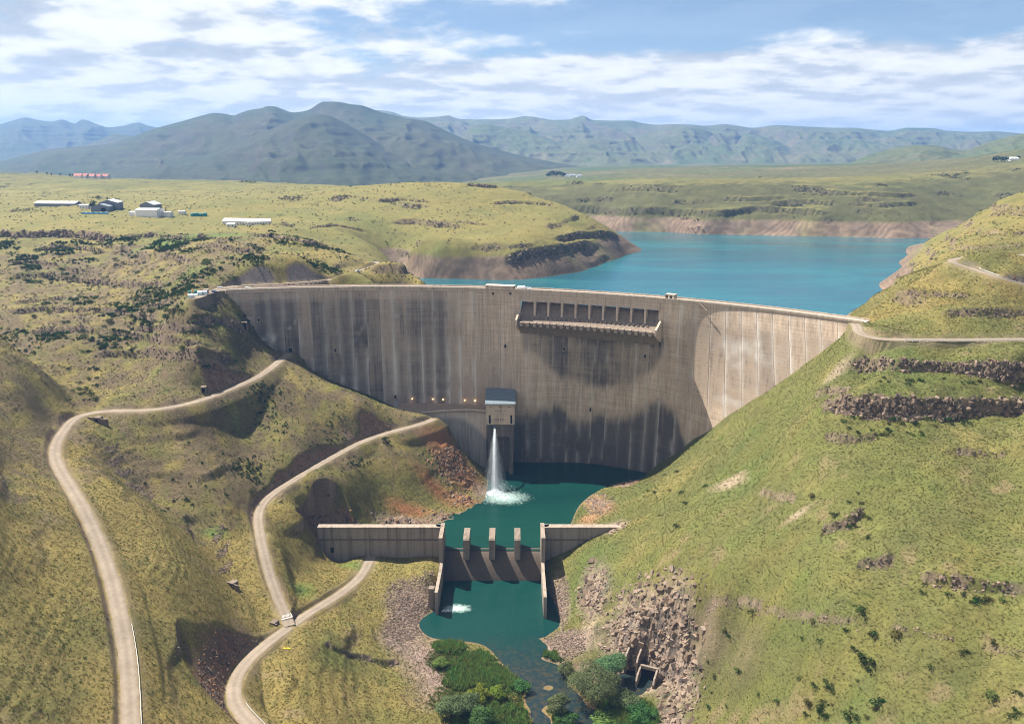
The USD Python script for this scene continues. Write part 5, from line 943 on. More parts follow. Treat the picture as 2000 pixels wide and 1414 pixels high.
# ------------------------------------------------------------------ mountains
def range_of(name, dist, sil, base, reach, spur, back=None, seed=0, nx=420, ny=150, green=0.5, dark=1.0, spurs=0.5, fall=1.25, twist=0.0):
    """A mountain range: its skyline as surveyed, slopes falling to the plain in spurs and ledges."""
    sil = np.array(sil, float); P = np.array([at_y(a, b, dist) for a, b in sil]); back = back or reach * 0.6
    x = np.linspace(P[0, 0], P[-1, 0], nx)
    from scipy.interpolate import PchipInterpolator
    zr = PchipInterpolator(P[:, 0], P[:, 2])(x)
    sv = np.r_[np.linspace(-1, 0, ny), np.linspace(0, 1, ny // 3)[1:]]
    X, Sg = np.meshgrid(x, sv); Rz = np.broadcast_to(zr, X.shape)
    Yr = np.where(Sg < 0, Sg * reach, Sg * back)
    q = np.abs(Sg)
    xw = X + twist * Yr
    rid = 1 - np.abs(fbm2(xw + 0.22 * spur * fbm2(X, Yr, spur, 2, seed + 9), Yr * 0.32, spur, 4, seed + 1))      # spurs run down the slope
    rid2 = 1 - np.abs(fbm2(xw, Yr * 0.45, spur * 0.32, 3, seed + 2))
    amp = np.sin(np.pi * np.clip(q, 0, 1)) ** 0.8
    qq = np.clip(q + spurs * amp * ((0.80 - rid) * 1.3 + (0.82 - rid2) * 0.35), 0, 1)
    h = (1 - qq) ** fall
    zz = base + (np.maximum(Rz, base) - base) * h
    per = 46.0; ph = zz / per + 0.5 * fbm2(X, Yr, spur * 1.4, 2, seed + 4); fr = ph - np.floor(ph)
    zz = zz + amp * 0.30 * (smooth(0.35, 0.65, fr) - fr) * per * smooth(-0.25, .25, fbm2(X, Yr, spur * 0.6, 3, seed + 5))
    zz += amp * 5 * fbm2(X, Yr, 60, 3, seed + 6)
    v = np.stack([X * (dist + Yr) / dist, dist + Yr, zz - 3 * (q > 0.985)], -1)
    du, dv = np.gradient(v, axis=1), np.gradient(v, axis=0); n = np.cross(du, dv); n /= np.linalg.norm(n, axis=-1, keepdims=True)
    n *= np.sign(n[..., 2:3])
    sl = np.degrees(np.arccos(np.clip(n[..., 2], -1, 1)))
    c = lerp(np.broadcast_to((.070, .066, .030), v.shape), (.030, .056, .020), np.clip(green * 0.7 + 0.6 * fbm2(X, Yr, spur, 3, seed + 7), 0, 1))
    c = lerp(c, (.050, .042, .034), smooth(22, 38, sl) * 0.7)
    c = lerp(c, (.090, .074, .042), smooth(.1, .5, fbm2(X, Yr, spur * .5, 3, seed + 8)) * 0.6)
    c = c * dark  # colour carries cloud shade on the left massif, sunlight on right ranges
    h_, w_ = X.shape; ii = np.arange(h_ * w_).reshape(h_, w_); f = np.stack([ii[:-1, :-1], ii[:-1, 1:], ii[1:, 1:], ii[1:, :-1]], -1).reshape(-1, 4)
    raw_mesh(name, v.reshape(-1, 3), f, n.reshape(-1, 3), far_m, c.reshape(-1, 3), "structure")
range_of("mountain", 9500, [(-260, 330), (-160, 262), (-60, 250), (0, 243), (25, 236), (50, 230), (75, 235), (100, 238), (120, 234), (145, 241), (162, 234), (190, 243), (212, 249), (240, 246), (268, 240), (290, 246), (330, 254), (400, 290), (470, 330)], 150, 2600, 900, seed=11)
range_of("mountain", 6800, [(-60, 330), (60, 318), (140, 295), (190, 275), (225, 262), (255, 266), (300, 285), (360, 318), (420, 332)], 150, 1500, 520, seed=21, nx=200, ny=90)
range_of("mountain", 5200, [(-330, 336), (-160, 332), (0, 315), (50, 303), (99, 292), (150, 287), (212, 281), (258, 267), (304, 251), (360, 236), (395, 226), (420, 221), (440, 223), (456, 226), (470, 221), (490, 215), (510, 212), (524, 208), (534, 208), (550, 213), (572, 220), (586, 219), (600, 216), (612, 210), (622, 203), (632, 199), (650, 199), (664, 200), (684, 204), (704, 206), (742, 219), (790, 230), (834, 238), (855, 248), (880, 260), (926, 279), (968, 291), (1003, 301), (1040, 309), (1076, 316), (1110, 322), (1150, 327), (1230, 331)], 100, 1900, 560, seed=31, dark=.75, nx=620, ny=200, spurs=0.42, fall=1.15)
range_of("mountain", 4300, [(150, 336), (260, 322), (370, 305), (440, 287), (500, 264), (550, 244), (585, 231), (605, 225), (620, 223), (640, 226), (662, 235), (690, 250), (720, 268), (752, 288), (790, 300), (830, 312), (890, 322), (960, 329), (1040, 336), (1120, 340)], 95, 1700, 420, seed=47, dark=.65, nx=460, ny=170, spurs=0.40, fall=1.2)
range_of("mountain", 9000, [(700, 215), (742, 216), (765, 219), (790, 227), (822, 230), (850, 229), (876, 226), (886, 230), (900, 233), (940, 234), (986, 233), (1010, 230), (1032, 228), (1055, 231), (1081, 235), (1110, 234), (1126, 230), (1138, 227), (1148, 231), (1160, 235), (1200, 236), (1233, 236), (1250, 240), (1283, 244), (1320, 243), (1350, 244), (1380, 246), (1413, 243), (1440, 246), (1470, 250), (1519, 245), (1560, 247), (1600, 249), (1640, 250), (1654, 250), (1700, 253), (1735, 256), (1774, 250), (1823, 251), (1850, 256), (1901, 258), (1940, 257), (1972, 259), (2010, 262), (2080, 262), (2200, 258), (2400, 262)], 150, 3300, 620, seed=53, dark=1.45, nx=760, ny=190, spurs=0.62, fall=1.05, twist=0.25)
range_of("mountain", 6800, [(860, 322), (900, 262), (925, 246), (950, 243), (985, 250), (1018, 254), (1056, 266), (1100, 276), (1125, 274), (1150, 270), (1180, 272), (1203, 276), (1230, 286), (1251, 297), (1286, 316), (1340, 328)], 165, 1700, 430, seed=61, dark=1.45, nx=300, ny=130, spurs=0.5)
range_of("mountain", 7600, [(1180, 312), (1240, 268), (1290, 256), (1330, 248), (1370, 252), (1420, 270), (1460, 262), (1500, 270), (1550, 288), (1620, 296), (1700, 306), (1780, 318)], 160, 1900, 480, seed=67, dark=1.45, nx=340, ny=130, spurs=0.55, twist=0.2)
range_of("mountain", 3900, [(1470, 352), (1500, 344), (1530, 333), (1560, 327), (1590, 324), (1620, 327), (1650, 322), (1675, 312), (1700, 302), (1730, 294), (1760, 288), (1785, 284), (1812, 284), (1840, 287), (1862, 293), (1885, 294), (1910, 286), (1935, 277), (1960, 270), (1985, 264), (2020, 258), (2100, 240), (2220, 225), (2400, 260)], 185, 1100, 330, seed=73, dark=1.45, nx=460, ny=140, spurs=0.42)
range_of("mesa", 3200, [(1270, 348), (1330, 344), (1345, 338), (1400, 336), (1468, 337), (1482, 343), (1540, 347)], 186, 330, 200, seed=83, nx=160, ny=50, spurs=0.25, fall=0.5)
# ------------------------------------------------------------------ vegetation and stones
def leaf_mat(name, color, var=.35, trans=.25):
    return material(name, {"oi": ("object_info", {}), "geo": ("geometry", {}), "n": ("noise_texture", {"scale": .6, "detail": 2.0}), "ad": ("math", {"math_type": "add"}), "mr": ("map_range", {"from_min": .2, "from_max": 1.6, "to_min": 1 - var, "to_max": 1 + var, "clamp": True}),
        "rp": ("math", {"math_type": "multiply_add", "value2": .10, "value3": .45}), "h": ("hsv", {"saturation": 1.0, "value": 1.0}), "c": ("color", {"value": color}), "mc": ("mix", {"mix_type": "multiply", "fac": 1.0}),
        "d": ("diffuse_bsdf", {}), "t": ("translucent_bsdf", {}), "x": ("mix_closure", {"fac": trans})},
        [("geo.position", "n.vector"), ("oi.random", "ad.value1"), ("n.fac", "ad.value2"), ("ad.value", "mr.value"), ("oi.random", "rp.value1"), ("rp.value", "h.hue"), ("c.color", "h.color"), ("h.color", "mc.color1"), ("mr.result", "mc.color2"),
         ("mc.color", "d.color"), ("mc.color", "t.color"), ("d.BSDF", "x.closure1"), ("t.BSDF", "x.closure2")], surface="x.closure")
rg = np.random.default_rng(21)
def leaf_cloud(blobs, n, size, rg, up=.35):
    """Small leaf faces on and in a set of blobs: (x, y, z, rx, ry, rz)."""
    b = np.array(blobs, float); w = b[:, 3] * b[:, 4] + b[:, 3] * b[:, 5]; k = rg.choice(len(b), n, p=w / w.sum())
    d = rg.normal(size=(n, 3)); d /= np.linalg.norm(d, axis=1, keepdims=True); d[:, 2] = np.where(d[:, 2] < -.45, -d[:, 2] * .6, d[:, 2])
    r = rg.uniform(.62, 1.06, n)[:, None] ** .8; c = b[k, :3] + d * b[k, 3:6] * r
    nrm = d + rg.normal(0, .55, (n, 3)) + [0, 0, up]; nrm /= np.linalg.norm(nrm, axis=1, keepdims=True)
    a = np.cross(nrm, rg.normal(size=(n, 3))); a /= np.linalg.norm(a, axis=1, keepdims=True); e = np.cross(nrm, a); s = size * rg.uniform(.6, 1.35, (n, 1))
    v = np.stack([c - a * s * .5, c + e * s * .33, c + a * s * .5, c - e * s * .33], 1).reshape(-1, 3); f = np.arange(n * 4).reshape(n, 4)
    return meshkit.arrays((v, f))[:2]
def limb(p, q, r0, r1, n=6):
    p, q = np.array(p, float), np.array(q, float); d = q - p; d /= np.linalg.norm(d); a = np.cross(d, [0.3, .2, 1.0] if abs(d[2]) < .9 else [1, 0, 0]); a /= np.linalg.norm(a); b = np.cross(d, a); t = np.linspace(0, 2 * np.pi, n, endpoint=False)
    ring = lambda c, r: c + r * (np.cos(t)[:, None] * a + np.sin(t)[:, None] * b); v = np.vstack([ring(p, r0), ring(q, r1)]); i = np.arange(n); j = (i + 1) % n
    return trimesh.Trimesh(v, np.vstack([np.stack([i, j, j + n], 1), np.stack([i, j + n, i + n], 1)]), process=False)
bark_m = plain("bark", (.09, .065, .045), .9, .1, 3.0, .3)
LEAF = {"dark": leaf_mat("shrub_leaves_dark", (.022, .040, .010)), "mid": leaf_mat("shrub_leaves", (.034, .058, .013)), "olive": leaf_mat("shrub_leaves_olive", (.095, .100, .028)), "pale": leaf_mat("cover_leaves", (.135, .128, .036)),
        "willow": leaf_mat("willow_leaves", (.115, .160, .070), .3, .3), "bright": leaf_mat("bright_leaves", (.17, .20, .03), .3, .35), "reed": leaf_mat("reed_leaves", (.150, .215, .050), .35, .3), "deep": leaf_mat("deep_leaves", (.070, .118, .034), .3, .25),
        "straw": leaf_mat("tussock_straw", (.195, .145, .042), .35, .35), "grass": leaf_mat("tussock_green", (.105, .122, .029), .35, .35), "far": leaf_mat("far_leaves", (.018, .034, .016), .3, .1)}
UsdGeom.Scope.Define(stage, "/World/Looks/seed"); 
def proto_class(name, parts):
    """A class prim (never drawn itself) holding the parts of one kind of plant."""
    c = stage.CreateClassPrim("/" + name)
    for pn, mesh, mat in parts: usdkit.mesh(stage, f"/{name}/{pn}", mesh, mat)
    return c
shrub_kinds = []
for i in range(4):
    bl = [(rg.normal(0, .34), rg.normal(0, .34), .34 + rg.uniform(-.08, .22), rg.uniform(.36, .6), rg.uniform(.36, .6), rg.uniform(.3, .5)) for _ in range(4)]
    st = cat(*[limb([0, 0, -.25], [b[0] * .8, b[1] * .8, b[2]], .06, .02, 5) for b in bl])
    shrub_kinds.append(proto_class(f"shrub_kind_{i}", [("foliage", leaf_cloud(bl, 150, .24, rg), LEAF[("dark", "mid", "dark", "olive")[i]]), ("stem", st, bark_m)]))
def place(name, cls, label, catg, group, loc, s, rz, sz=None):
    x = UsdGeom.Xform.Define(stage, uniq("/World", name)); x.AddTranslateOp().Set(Gf.Vec3d(*map(float, loc))); x.AddRotateZOp().Set(float(rz)); x.AddScaleOp().Set(Gf.Vec3f(s, s, sz or s))
    p = x.GetPrim(); p.GetReferences().AddInternalReference(cls.GetPath()); p.SetInstanceable(True); tag(p, label, catg, group); return p
ri = np.clip(np.searchsorted(rows, np.array([0.0])), 0, 1)
def lookup(x, y):
    """Elevation and ground kind from the finished terrain mesh."""
    r = np.interp(y, rows, np.arange(len(rows))); c = (x / y - cols[0]) / (cols[1] - cols[0])
    g = lambda A: map_coordinates(A, [r, c], order=1, mode="nearest")
    return g(ZZ), g(NEAR), g(slope), g(N2)
def in_image(n, x0, x1, y0, y1, clump=0.0, k=6, poly=None):
    """Random places on the ground seen in a rectangle of the photograph, in loose clumps."""
    if clump:
        c = np.stack([rg.uniform(x0, x1, k), rg.uniform(y0, y1, k)], 1); p = c[rg.integers(k, size=n)] + rg.normal(0, 1, (n, 2)) * [clump, clump * .6]
        p = np.clip(p, [x0, y0], [x1, y1])
    else: p = np.stack([rg.uniform(x0, x1, n), rg.uniform(y0, y1, n)], 1)
    g = first_hit(p[:, 0], p[:, 1]); return g
AREAS = [  # where (for the label and group), (number, image x0, x1, y0, y1, clump, clumps), size range
    ("on the lower right hillside", "scattered low on the right hillside", [(46, 1420, 1990, 1190, 1400, 60, 9)], (1.9, 3.4)), ("beside the bare rock above the tunnel outlets", "beside the bare rock above the tunnel outlets", [(8, 1340, 1420, 1200, 1380, 0, 0)], (1.3, 2.2)),
    ("under the longest rock band of the right hillside", "under the longest rock band on the right", [(30, 1640, 1990, 808, 850, 40, 6)], (1.5, 2.8)), ("between the two upper rock bands of the right hillside", "between the upper rock bands on the right", [(14, 1690, 1990, 735, 760, 0, 0)], (1.4, 2.4)),
    ("under the lowest rock band at the right edge", "under the lowest rock band at the right", [(12, 1800, 1990, 1130, 1180, 0, 0)], (1.4, 2.6)), ("in the middle of the right hillside", "in the middle of the right hillside", [(10, 1480, 1700, 960, 1060, 40, 4)], (1.4, 2.6)), ("on the right bank's slope above the green pool", "on the slope above the green pool", [(12, 1240, 1420, 900, 1060, 0, 0)], (1.3, 2.4)),
    ("just below the plateau's rock rim at the far left", "below the plateau's rock rim", [(56, 10, 330, 470, 550, 34, 10)], (2.4, 4.4)), ("on the broad slope above the upper road", "on the slope above the upper road", [(58, 20, 400, 560, 690, 50, 12)], (2.4, 4.4)), ("above the rock cutting near the dam's left end", "above the rock cutting", [(18, 350, 500, 470, 545, 30, 5)], (2.2, 4.0)),
    ("in the gully at the upper road's bend", "in the gully at the upper road's bend", [(16, 120, 200, 740, 785, 0, 0)], (1.8, 3.4)), ("on the dry hillside between the two roads", "on the hillside between the roads", [(22, 260, 640, 800, 980, 60, 8)], (1.3, 2.2)), ("in the shade against the dam's left foot", "against the dam's left foot", [(10, 600, 790, 720, 790, 0, 0)], (1.3, 2.4)),
    ("on the golden slope left of the left road", "left of the left road", [(16, 10, 180, 860, 1390, 26, 7)], (1.1, 2.2)), ("on the golden slope right of the left road", "right of the left road", [(14, 230, 520, 1000, 1390, 0, 0)], (1.0, 1.9)), ("on the grassy slope right of the valley road", "right of the valley road", [(8, 560, 820, 1270, 1400, 0, 0)], (1.0, 1.8))]
count = 0
for where, grp, areas, (s0, s1) in AREAS:
    for (n, x0, x1, y0, y1, cl, k) in areas:
        g = in_image(n, x0, x1, y0, y1, cl, k); z, nr, sl_, _ = lookup(g[:, 0], g[:, 1])
        for (x, y), zz_, q in zip(g, z, nr):
            if q < 2.2 or count >= 298: continue
            count += 1; i = int(rg.integers(4)); s = rg.uniform(s0, s1) * (.75 + .5 * rg.random()); big = s > (s0 + s1) / 2; tone = ("dark green", "green", "dark green", "olive green")[i]; size = "large" if big else "small"
            place("shrub", shrub_kinds[i], f"{size} {tone} shrub {where}", "shrub", f"{size} {tone} shrubs {grp}", (x, y, zz_ - .1 * s), s, rg.uniform(0, 360), s * rg.uniform(.7, 1.0))
def scatter(name, protos, P, scale, label=None, catg=None, tilt=0.0, sink=.1, aniso=None):
    """Uncountable cover: one instancer with small prototypes."""
    n = len(P); pi = UsdGeom.PointInstancer.Define(stage, uniq("/World", name)); tag(pi, label, catg, None, "stuff")
    paths = []
    for i, (mesh, mat) in enumerate(protos):
        m = usdkit.mesh(stage, f"{pi.GetPath()}/kind_{i}", mesh, mat); paths.append(m.GetPath())
    pi.CreatePrototypesRel().SetTargets(paths); pi.CreateProtoIndicesAttr(Vt.IntArray.FromNumpy(rg.integers(len(protos), size=n).astype(np.int32)))
    Q = np.array(P, float); Q[:, 2] -= sink * scale; pi.CreatePositionsAttr(Vt.Vec3fArray.FromNumpy(Q.astype(np.float32)))
    a = rg.uniform(0, np.pi, n); t = rg.normal(0, tilt, (n, 2)) if tilt else np.zeros((n, 2))
    q = np.stack([np.cos(a), t[:, 0], t[:, 1], np.sin(a)], 1); q /= np.linalg.norm(q, axis=1, keepdims=True)
    pi.CreateOrientationsAttr([Gf.Quath(*map(float, r)) for r in q])
    s = np.stack([scale, scale, scale * (1 if aniso is None else aniso)], 1); pi.CreateScalesAttr(Vt.Vec3fArray.FromNumpy(s.astype(np.float32)))
    return pi
# cells of the terrain in view, with their area
cell_a = np.abs(np.gradient(XX, axis=1) * np.gradient(YY, axis=0)); vis = (np.abs(TT) < .80)
facing = (-(NN[..., 0] * XX + NN[..., 1] * YY + NN[..., 2] * (ZZ - CAM_Z)) > 0)
dry = ZZ > np.where(UPS, RES + .3, np.where(YY > 487, .4, LOW + .3)); dry &= ~((XX > -50) & (XX < 24) & (YY > 425) & (YY < 500) & ~UPS)
dry &= ~((np.abs(YY - face_mid(XX)) < 26) & (XX > XL - 2) & (XX < XR + 2)) | ((YY < face_y(XX, ZZ) - 1.0) & ~UPS)
def sample(n, w):
    w = (w * cell_a * vis * facing * dry).ravel(); w = w / w.sum(); k = rg.choice(w.size, n, p=w); r, c = np.unravel_index(k, XX.shape)
    y = rows[r] * (1 + rg.uniform(-.0014, .0014, n)); t = cols[c] + rg.uniform(-.001, .001, n); x = t * y; return np.stack([x, y, lookup(x, y)[0]], 1), col.reshape(-1, 3)[k]
grassy = smooth(1.0, 3.0, NEAR) * (1 - np.clip(stony + CUTM * (NEAR < 9), 0, 1)) * np.clip(1.2 - ringm * 1.5, 0, 1)
rockmask = np.zeros(XX.shape)
for (a, b, c, rx, ry, amp) in ROUGH:
    q = at_z(a, b, c); rockmask = np.maximum(rockmask, np.clip(1.3 - np.hypot((XX - q[0]) / rx, (YY - q[1]) / ry), 0, 1))
grassy *= 1 - np.clip(rockmask * 1.6, 0, 1)
def tuft(n, h, w, rg, mat, lean=.5):
    v, f = [], []
    for i in range(n):
        a = rg.uniform(0, 2 * np.pi); r = w * math.sqrt(rg.random()) * .5; b = np.array([r * math.cos(a), r * math.sin(a), 0]); t = np.array([math.cos(a + rg.normal(0, .8)), math.sin(a + rg.normal(0, .8)), 0]); s = np.array([-t[1], t[0], 0]) * rg.uniform(.07, .13) * w / .8
        hh = h * rg.uniform(.6, 1.1); v += [b - s, b + s, b + t * lean * hh * rg.uniform(.3, 1) + [0, 0, hh]]; f.append([3 * i, 3 * i + 1, 3 * i + 2])
    return (np.array(v), np.array(f)), mat
near_w = np.clip(1.0 - (YY - 500) / 250, 0, 1)
straw_w = grassy * near_w * (1 - .5 * hill) * (0.35 + 0.65 * np.clip(0.6 - 0.5 * N2, 0, 1)) * (1 - .55 * RIGHT)
P, _ = sample(95000, straw_w); scatter("grass", [tuft(12, .50, 1.0, rg, LEAF["straw"]) for _ in range(3)], P, rg.uniform(.4, 1.05, len(P)), tilt=.12)
green_w = grassy * near_w * np.clip(0.5 + 0.7 * N2 + .25 * RIGHT, 0.05, 1)
P, _ = sample(105000, green_w); scatter("grass", [tuft(12, .48, 1.1, rg, LEAF["grass"]) for _ in range(3)], P, rg.uniform(.4, 1.1, len(P)), tilt=.12)
low_shrub = [(leaf_cloud([(0, 0, .25, .5, .5, .38), (.3, .2, .2, .35, .3, .3)], 34, .30, rg), LEAF[k]) for k in ("mid", "olive", "pale", "olive")]
hill_w = grassy * (1 - .65 * RIGHT) * (YY < 820) * (0.25 + 1.4 * smooth(.05, .4, N2 + .4 * N1)) * (1 + 1.6 * ((XX < -150) & (YY > 500)) + .5 * hill)
P, _ = sample(7500, hill_w); scatter("ground_cover", low_shrub, P, rg.uniform(.5, 1.4, len(P)) * (1 + .7 * smooth(480, 700, P[:, 1])), tilt=.1)
dark_scrub = [(leaf_cloud([(0, 0, .35, .55, .5, .45), (.35, .2, .3, .4, .4, .35)], 60, .30, rg), LEAF[k]) for k in ("mid", "dark", "mid")]
scrub_w = grassy * (XX < -150) * (YY > 505) * (YY < 900) * (ZZ > 95) * smooth(.12, .45, N2 * .7 + N1 * .8) * (XX / YY > -.75)
P, _ = sample(2300, scrub_w + 1e-9); scatter("scrub", dark_scrub, P, rg.uniform(1.3, 3.2, len(P)), tilt=.1)
scrub_w = grassy * (XX > -210) * (XX < -60) * (YY > 430) * (YY < 600) * (ZZ > 34) * smooth(-.1, .45, N2 * .8 + N1 * .3)
P, _ = sample(420, scrub_w + 1e-9); scatter("scrub", dark_scrub, P, rg.uniform(.8, 1.7, len(P)), tilt=.1)
far_w = grassy * UPS * (YY > 700) * (YY < 1500) * (.3 + smooth(0, .4, N1)) 
P, _ = sample(2600, far_w); scatter("ground_cover", low_shrub, P, rg.uniform(1.2, 3.0, len(P)), tilt=.1)
band_w = smooth(.15, .5, CLIFF) * (YY < 1900); P, _ = sample(2600, np.clip(band_w, 0, 1) + 1e-9); P[:, 1] -= rg.uniform(0, 4, len(P)); P[:, 2] = lookup(P[:, 0], P[:, 1])[0]
scatter("ground_cover", low_shrub, P, rg.uniform(.9, 2.2, len(P)) * (1 + smooth(800, 1500, P[:, 1])), tilt=.1)
# stones
stone_m = plain("broken_stone", (.185, .128, .095), .9, .15, 1.2, .3, bump=.4, bump_d=.1); stone2_m = plain("pale_stone", (.235, .175, .135), .9, .15, 1.2, .3, bump=.4, bump_d=.1); stone3_m = plain("dark_stone", (.105, .080, .064), .9, .15, 1.2, .3, bump=.4, bump_d=.1)
def stone(rg, mat):
    q = rg.uniform(-.5, .5, (11, 3)) * rg.uniform(.7, 1.15, 3); s = trimesh.convex.convex_hull(q); return (np.array(s.vertices), np.array(s.faces)), mat
stones = [stone(rg, m) for m in (stone_m, stone2_m, stone3_m, stone_m)]
def near_spots(spots, soft=1.0):
    w = np.zeros(XX.shape)
    for a in spots:
        q = at_z(*a[:3]); w = np.maximum(w, np.clip(1.2 - np.hypot((XX - q[0]) / a[3], (YY - q[1]) / a[4]), 0, 1) ** soft)
    return w
rip = near_spots([(800, 1165, -8, 13, 18), (800, 1205, -11, 11, 16), (835, 1150, -8, 6, 14), (1092, 1165, -10, 6, 24), (1078, 1265, -13, 9, 14), (1108, 1252, -12, 9, 13), (780, 1225, -9, 9, 12)], .5)
P, _ = sample(4200, rip + 1e-9); tag(scatter("riprap", stones, P, rg.uniform(.6, 1.7, len(P)), tilt=.5, sink=0.05), "heaps of grey broken stone along the lower pool", "riprap")
grav = near_spots([(830, 1280, -12, 11, 24), (850, 1330, -12.5, 9, 22), (780, 1250, -9, 12, 14), (1150, 1310, -12, 9, 9), (1130, 1300, -13, 8, 10), (820, 1350, -11, 9, 16)], .6)
P, _ = sample(2600, grav + 1e-9); scatter("gravel", stones, P, rg.uniform(.3, .9, len(P)), tilt=.5, sink=0.05)
drain = near_spots([(425, 1050, 35, 2.2, 9), (433, 1075, 33, 2.2, 9), (440, 1105, 31, 2.2, 9), (215, 850, 85, 2.5, 9), (225, 890, 75, 2.5, 9), (240, 920, 68, 2.5, 9), (262, 950, 61, 3, 8), (285, 968, 56, 3, 8)], .6)
P, _ = sample(1300, drain + 1e-9); scatter("stream_stones", stones, P, rg.uniform(.5, 1.5, len(P)), tilt=.5, sink=0.05)
rockw = np.clip(rockmask, 0, 1) * smooth(25, 45, slope) * (XX > 28); P, _ = sample(1100, rockw + 1e-9); scatter("fallen_rocks", stones, P, rg.uniform(.6, 2.4, len(P)), tilt=.5, sink=.2)
bw = smooth(.12, .5, CLIFF) * (YY < 1300) + .04 * (CUTM > .5) * (NEAR < 8); P, _ = sample(4200, bw + 1e-9); P[:, 1] -= rg.uniform(0, 3, len(P)); P[:, 2] = lookup(P[:, 0], P[:, 1])[0]
scatter("fallen_rocks", stones, P, rg.uniform(.6, 2.0, len(P)) * (1 + .8 * smooth(600, 1200, P[:, 1])), tilt=.5, sink=.15)
led_m = [plain("ledge_rock", (.150, .106, .074), .9, .15, .8, .3, bump=.4, bump_d=.1), plain("ledge_rock_dark", (.078, .060, .048), .9, .15, .8, .3, bump=.4, bump_d=.1), plain("ledge_rock_pale", (.230, .168, .120), .9, .15, .8, .3, bump=.4, bump_d=.1)]
def block(rg, mat):
    q = np.array([[x, y, z] for x in (-.5, .5) for y in (-.42, .42) for z in (-.45, .45)]) * rg.uniform(.55, 1.0, (8, 3)) * rg.uniform(.75, 1.3, 3); s = trimesh.convex.convex_hull(q); return (np.array(s.vertices), np.array(s.faces)), mat
blocks = [block(rg, led_m[k]) for k in (0, 1, 2, 0, 1)]
bw_ = BH * (0.3 + 1.2 * meshkit.noise(np.stack([BP[:, 0] / 14, BP[:, 1] / 14, 0 * BH], -1), 12) ** 2) * (BP[:, 1] < 1350); k = rg.choice(len(BP), 5200, p=bw_ / bw_.sum())
q = BP[k] + BN[k] * (rg.normal(.1, .32, len(k)) * (BH[k] * .35 + .8))[:, None] + rg.normal(0, .8, (len(k), 2)); zq, nq, _, _ = lookup(q[:, 0], q[:, 1]); ok = nq > 1.5
scatter("ledge_blocks", blocks, np.c_[q, zq][ok], (np.clip(BH[k] * .36, .8, 2.6) * rg.uniform(.5, 1.3, len(k)) * (1 + .5 * smooth(700, 1200, q[:, 1])))[ok], tilt=.14, sink=.18)
P, _ = sample(1300, rockmask ** 1.5 * (XX > 25) + 1e-9); scatter("rock_blocks", [block(rg, m) for m in (led_m[2], led_m[0], led_m[2], led_m[1], stone2_m)], P, rg.uniform(1.2, 5.2, len(P)) * rg.uniform(.5, 1, len(P)), tilt=.22, sink=.36)
ora_m = plain("orange_rock", (.235, .115, .055), .9, .15, .8, .3, bump=.4, bump_d=.1)
P, _ = sample(1500, rockmask ** 1.5 * (XX < 0) * (ZZ < 34) + 1e-9); scatter("rock_blocks", [block(rg, m) for m in (ora_m, led_m[0], ora_m, led_m[2], led_m[1])], P, rg.uniform(.8, 3.0, len(P)) * rg.uniform(.6, 1, len(P)), tilt=.3, sink=.30)
P, _ = sample(260, near_spots([(1170, 985, 5, 9, 26), (1225, 945, 3, 9, 13)], .5) + 1e-9); scatter("rock_blocks", [block(rg, m) for m in (ora_m, led_m[2], led_m[0])], P, rg.uniform(.9, 3.0, len(P)), tilt=.3, sink=.3)
P, _ = sample(1500, (CUTM > .5) * (NEAR > 1.0) * (NEAR < 10) * (YY < 660) + 1e-9); scatter("bank_blocks", [block(rg, m) for m in (led_m[0], ora_m, led_m[1])], P, rg.uniform(.4, 1.5, len(P)), tilt=.3, sink=.25)
loose = grassy * (YY < 700) * smooth(.1, .5, -N2 + .3 * N1); P, _ = sample(2600, loose); scatter("loose_stones", stones, P, rg.uniform(.3, .9, len(P)), tilt=.5, sink=.2)

# ------------------------------------------------------------------ trees by the river
def tree(label, px, py, h, w, kind, group=None, n=2600, name="riverside_tree", leaf=.75, catg="tree", blobs=7, ground=None):
    g = np.array(ground) if ground is not None else ground_at(px, py); r = np.random.default_rng(int(px * 7 + py)); t = thing(name, label, catg, group, loc=(g[0], g[1], g[2] - .2))
    bl = [(0, 0, h * .60, w * .34, w * .34, h * .34)]
    for i in range(blobs):
        a = 2 * np.pi * i / blobs + r.uniform(-.4, .4); q = r.uniform(.24, .40) * w; bl.append((q * math.cos(a), q * math.sin(a), h * r.uniform(.34, .72), w * r.uniform(.17, .25), w * r.uniform(.17, .25), h * r.uniform(.16, .26)))
    build("crown", leaf_cloud(bl, n, leaf, r), LEAF[kind], t)
    tk = [limb([0, 0, -.5], [.1 * w * r.normal(), 0, h * .34], .035 * h + .08, .022 * h + .05, 8)] + [limb([0, 0, h * .25], [b[0] * .8, b[1] * .8, b[2]], .018 * h + .04, .02, 6) for b in bl[1:]]
    build("trunk", cat(*tk), bark_m, t); return t
tree("large grey-green willow on the right bank in front of the tunnel outlets", 1160, 1366, 19, 27, "willow", n=10000, blobs=11)
tree("tall rounded grey-green willow behind the large one beside the tunnel outlet", 1190, 1328, 16, 18, "willow", n=6500)
tree("grey-green bush-like willow on the right bank left of the large one", 1105, 1320, 8.5, 10.5, "willow", n=1700)
tree("grey-green willow at the left of the lower clump at the picture's bottom", 880, 1404, 12, 14, "willow", n=4600)
tree("grey-green willow in the middle of the lower clump at the picture's bottom", 916, 1394, 12, 13, "willow", n=4000)
tree("deep green willow at the right of the lower clump at the picture's bottom", 942, 1424, 12, 13, "deep", n=4000)
tree("yellow-green rounded bush beside the reeds, left of the brighter one", 935, 1368, 8, 11.5, "bright", n=2000, name="riverside_bush", catg="bush")
tree("brightest yellow-green bush at the river island's edge", 971, 1364, 7.5, 9, "bright", n=1700, name="riverside_bush", catg="bush")
tree("grey-green willow on the small island in the stream", 1090, 1392, 11, 12, "willow", n=3600)
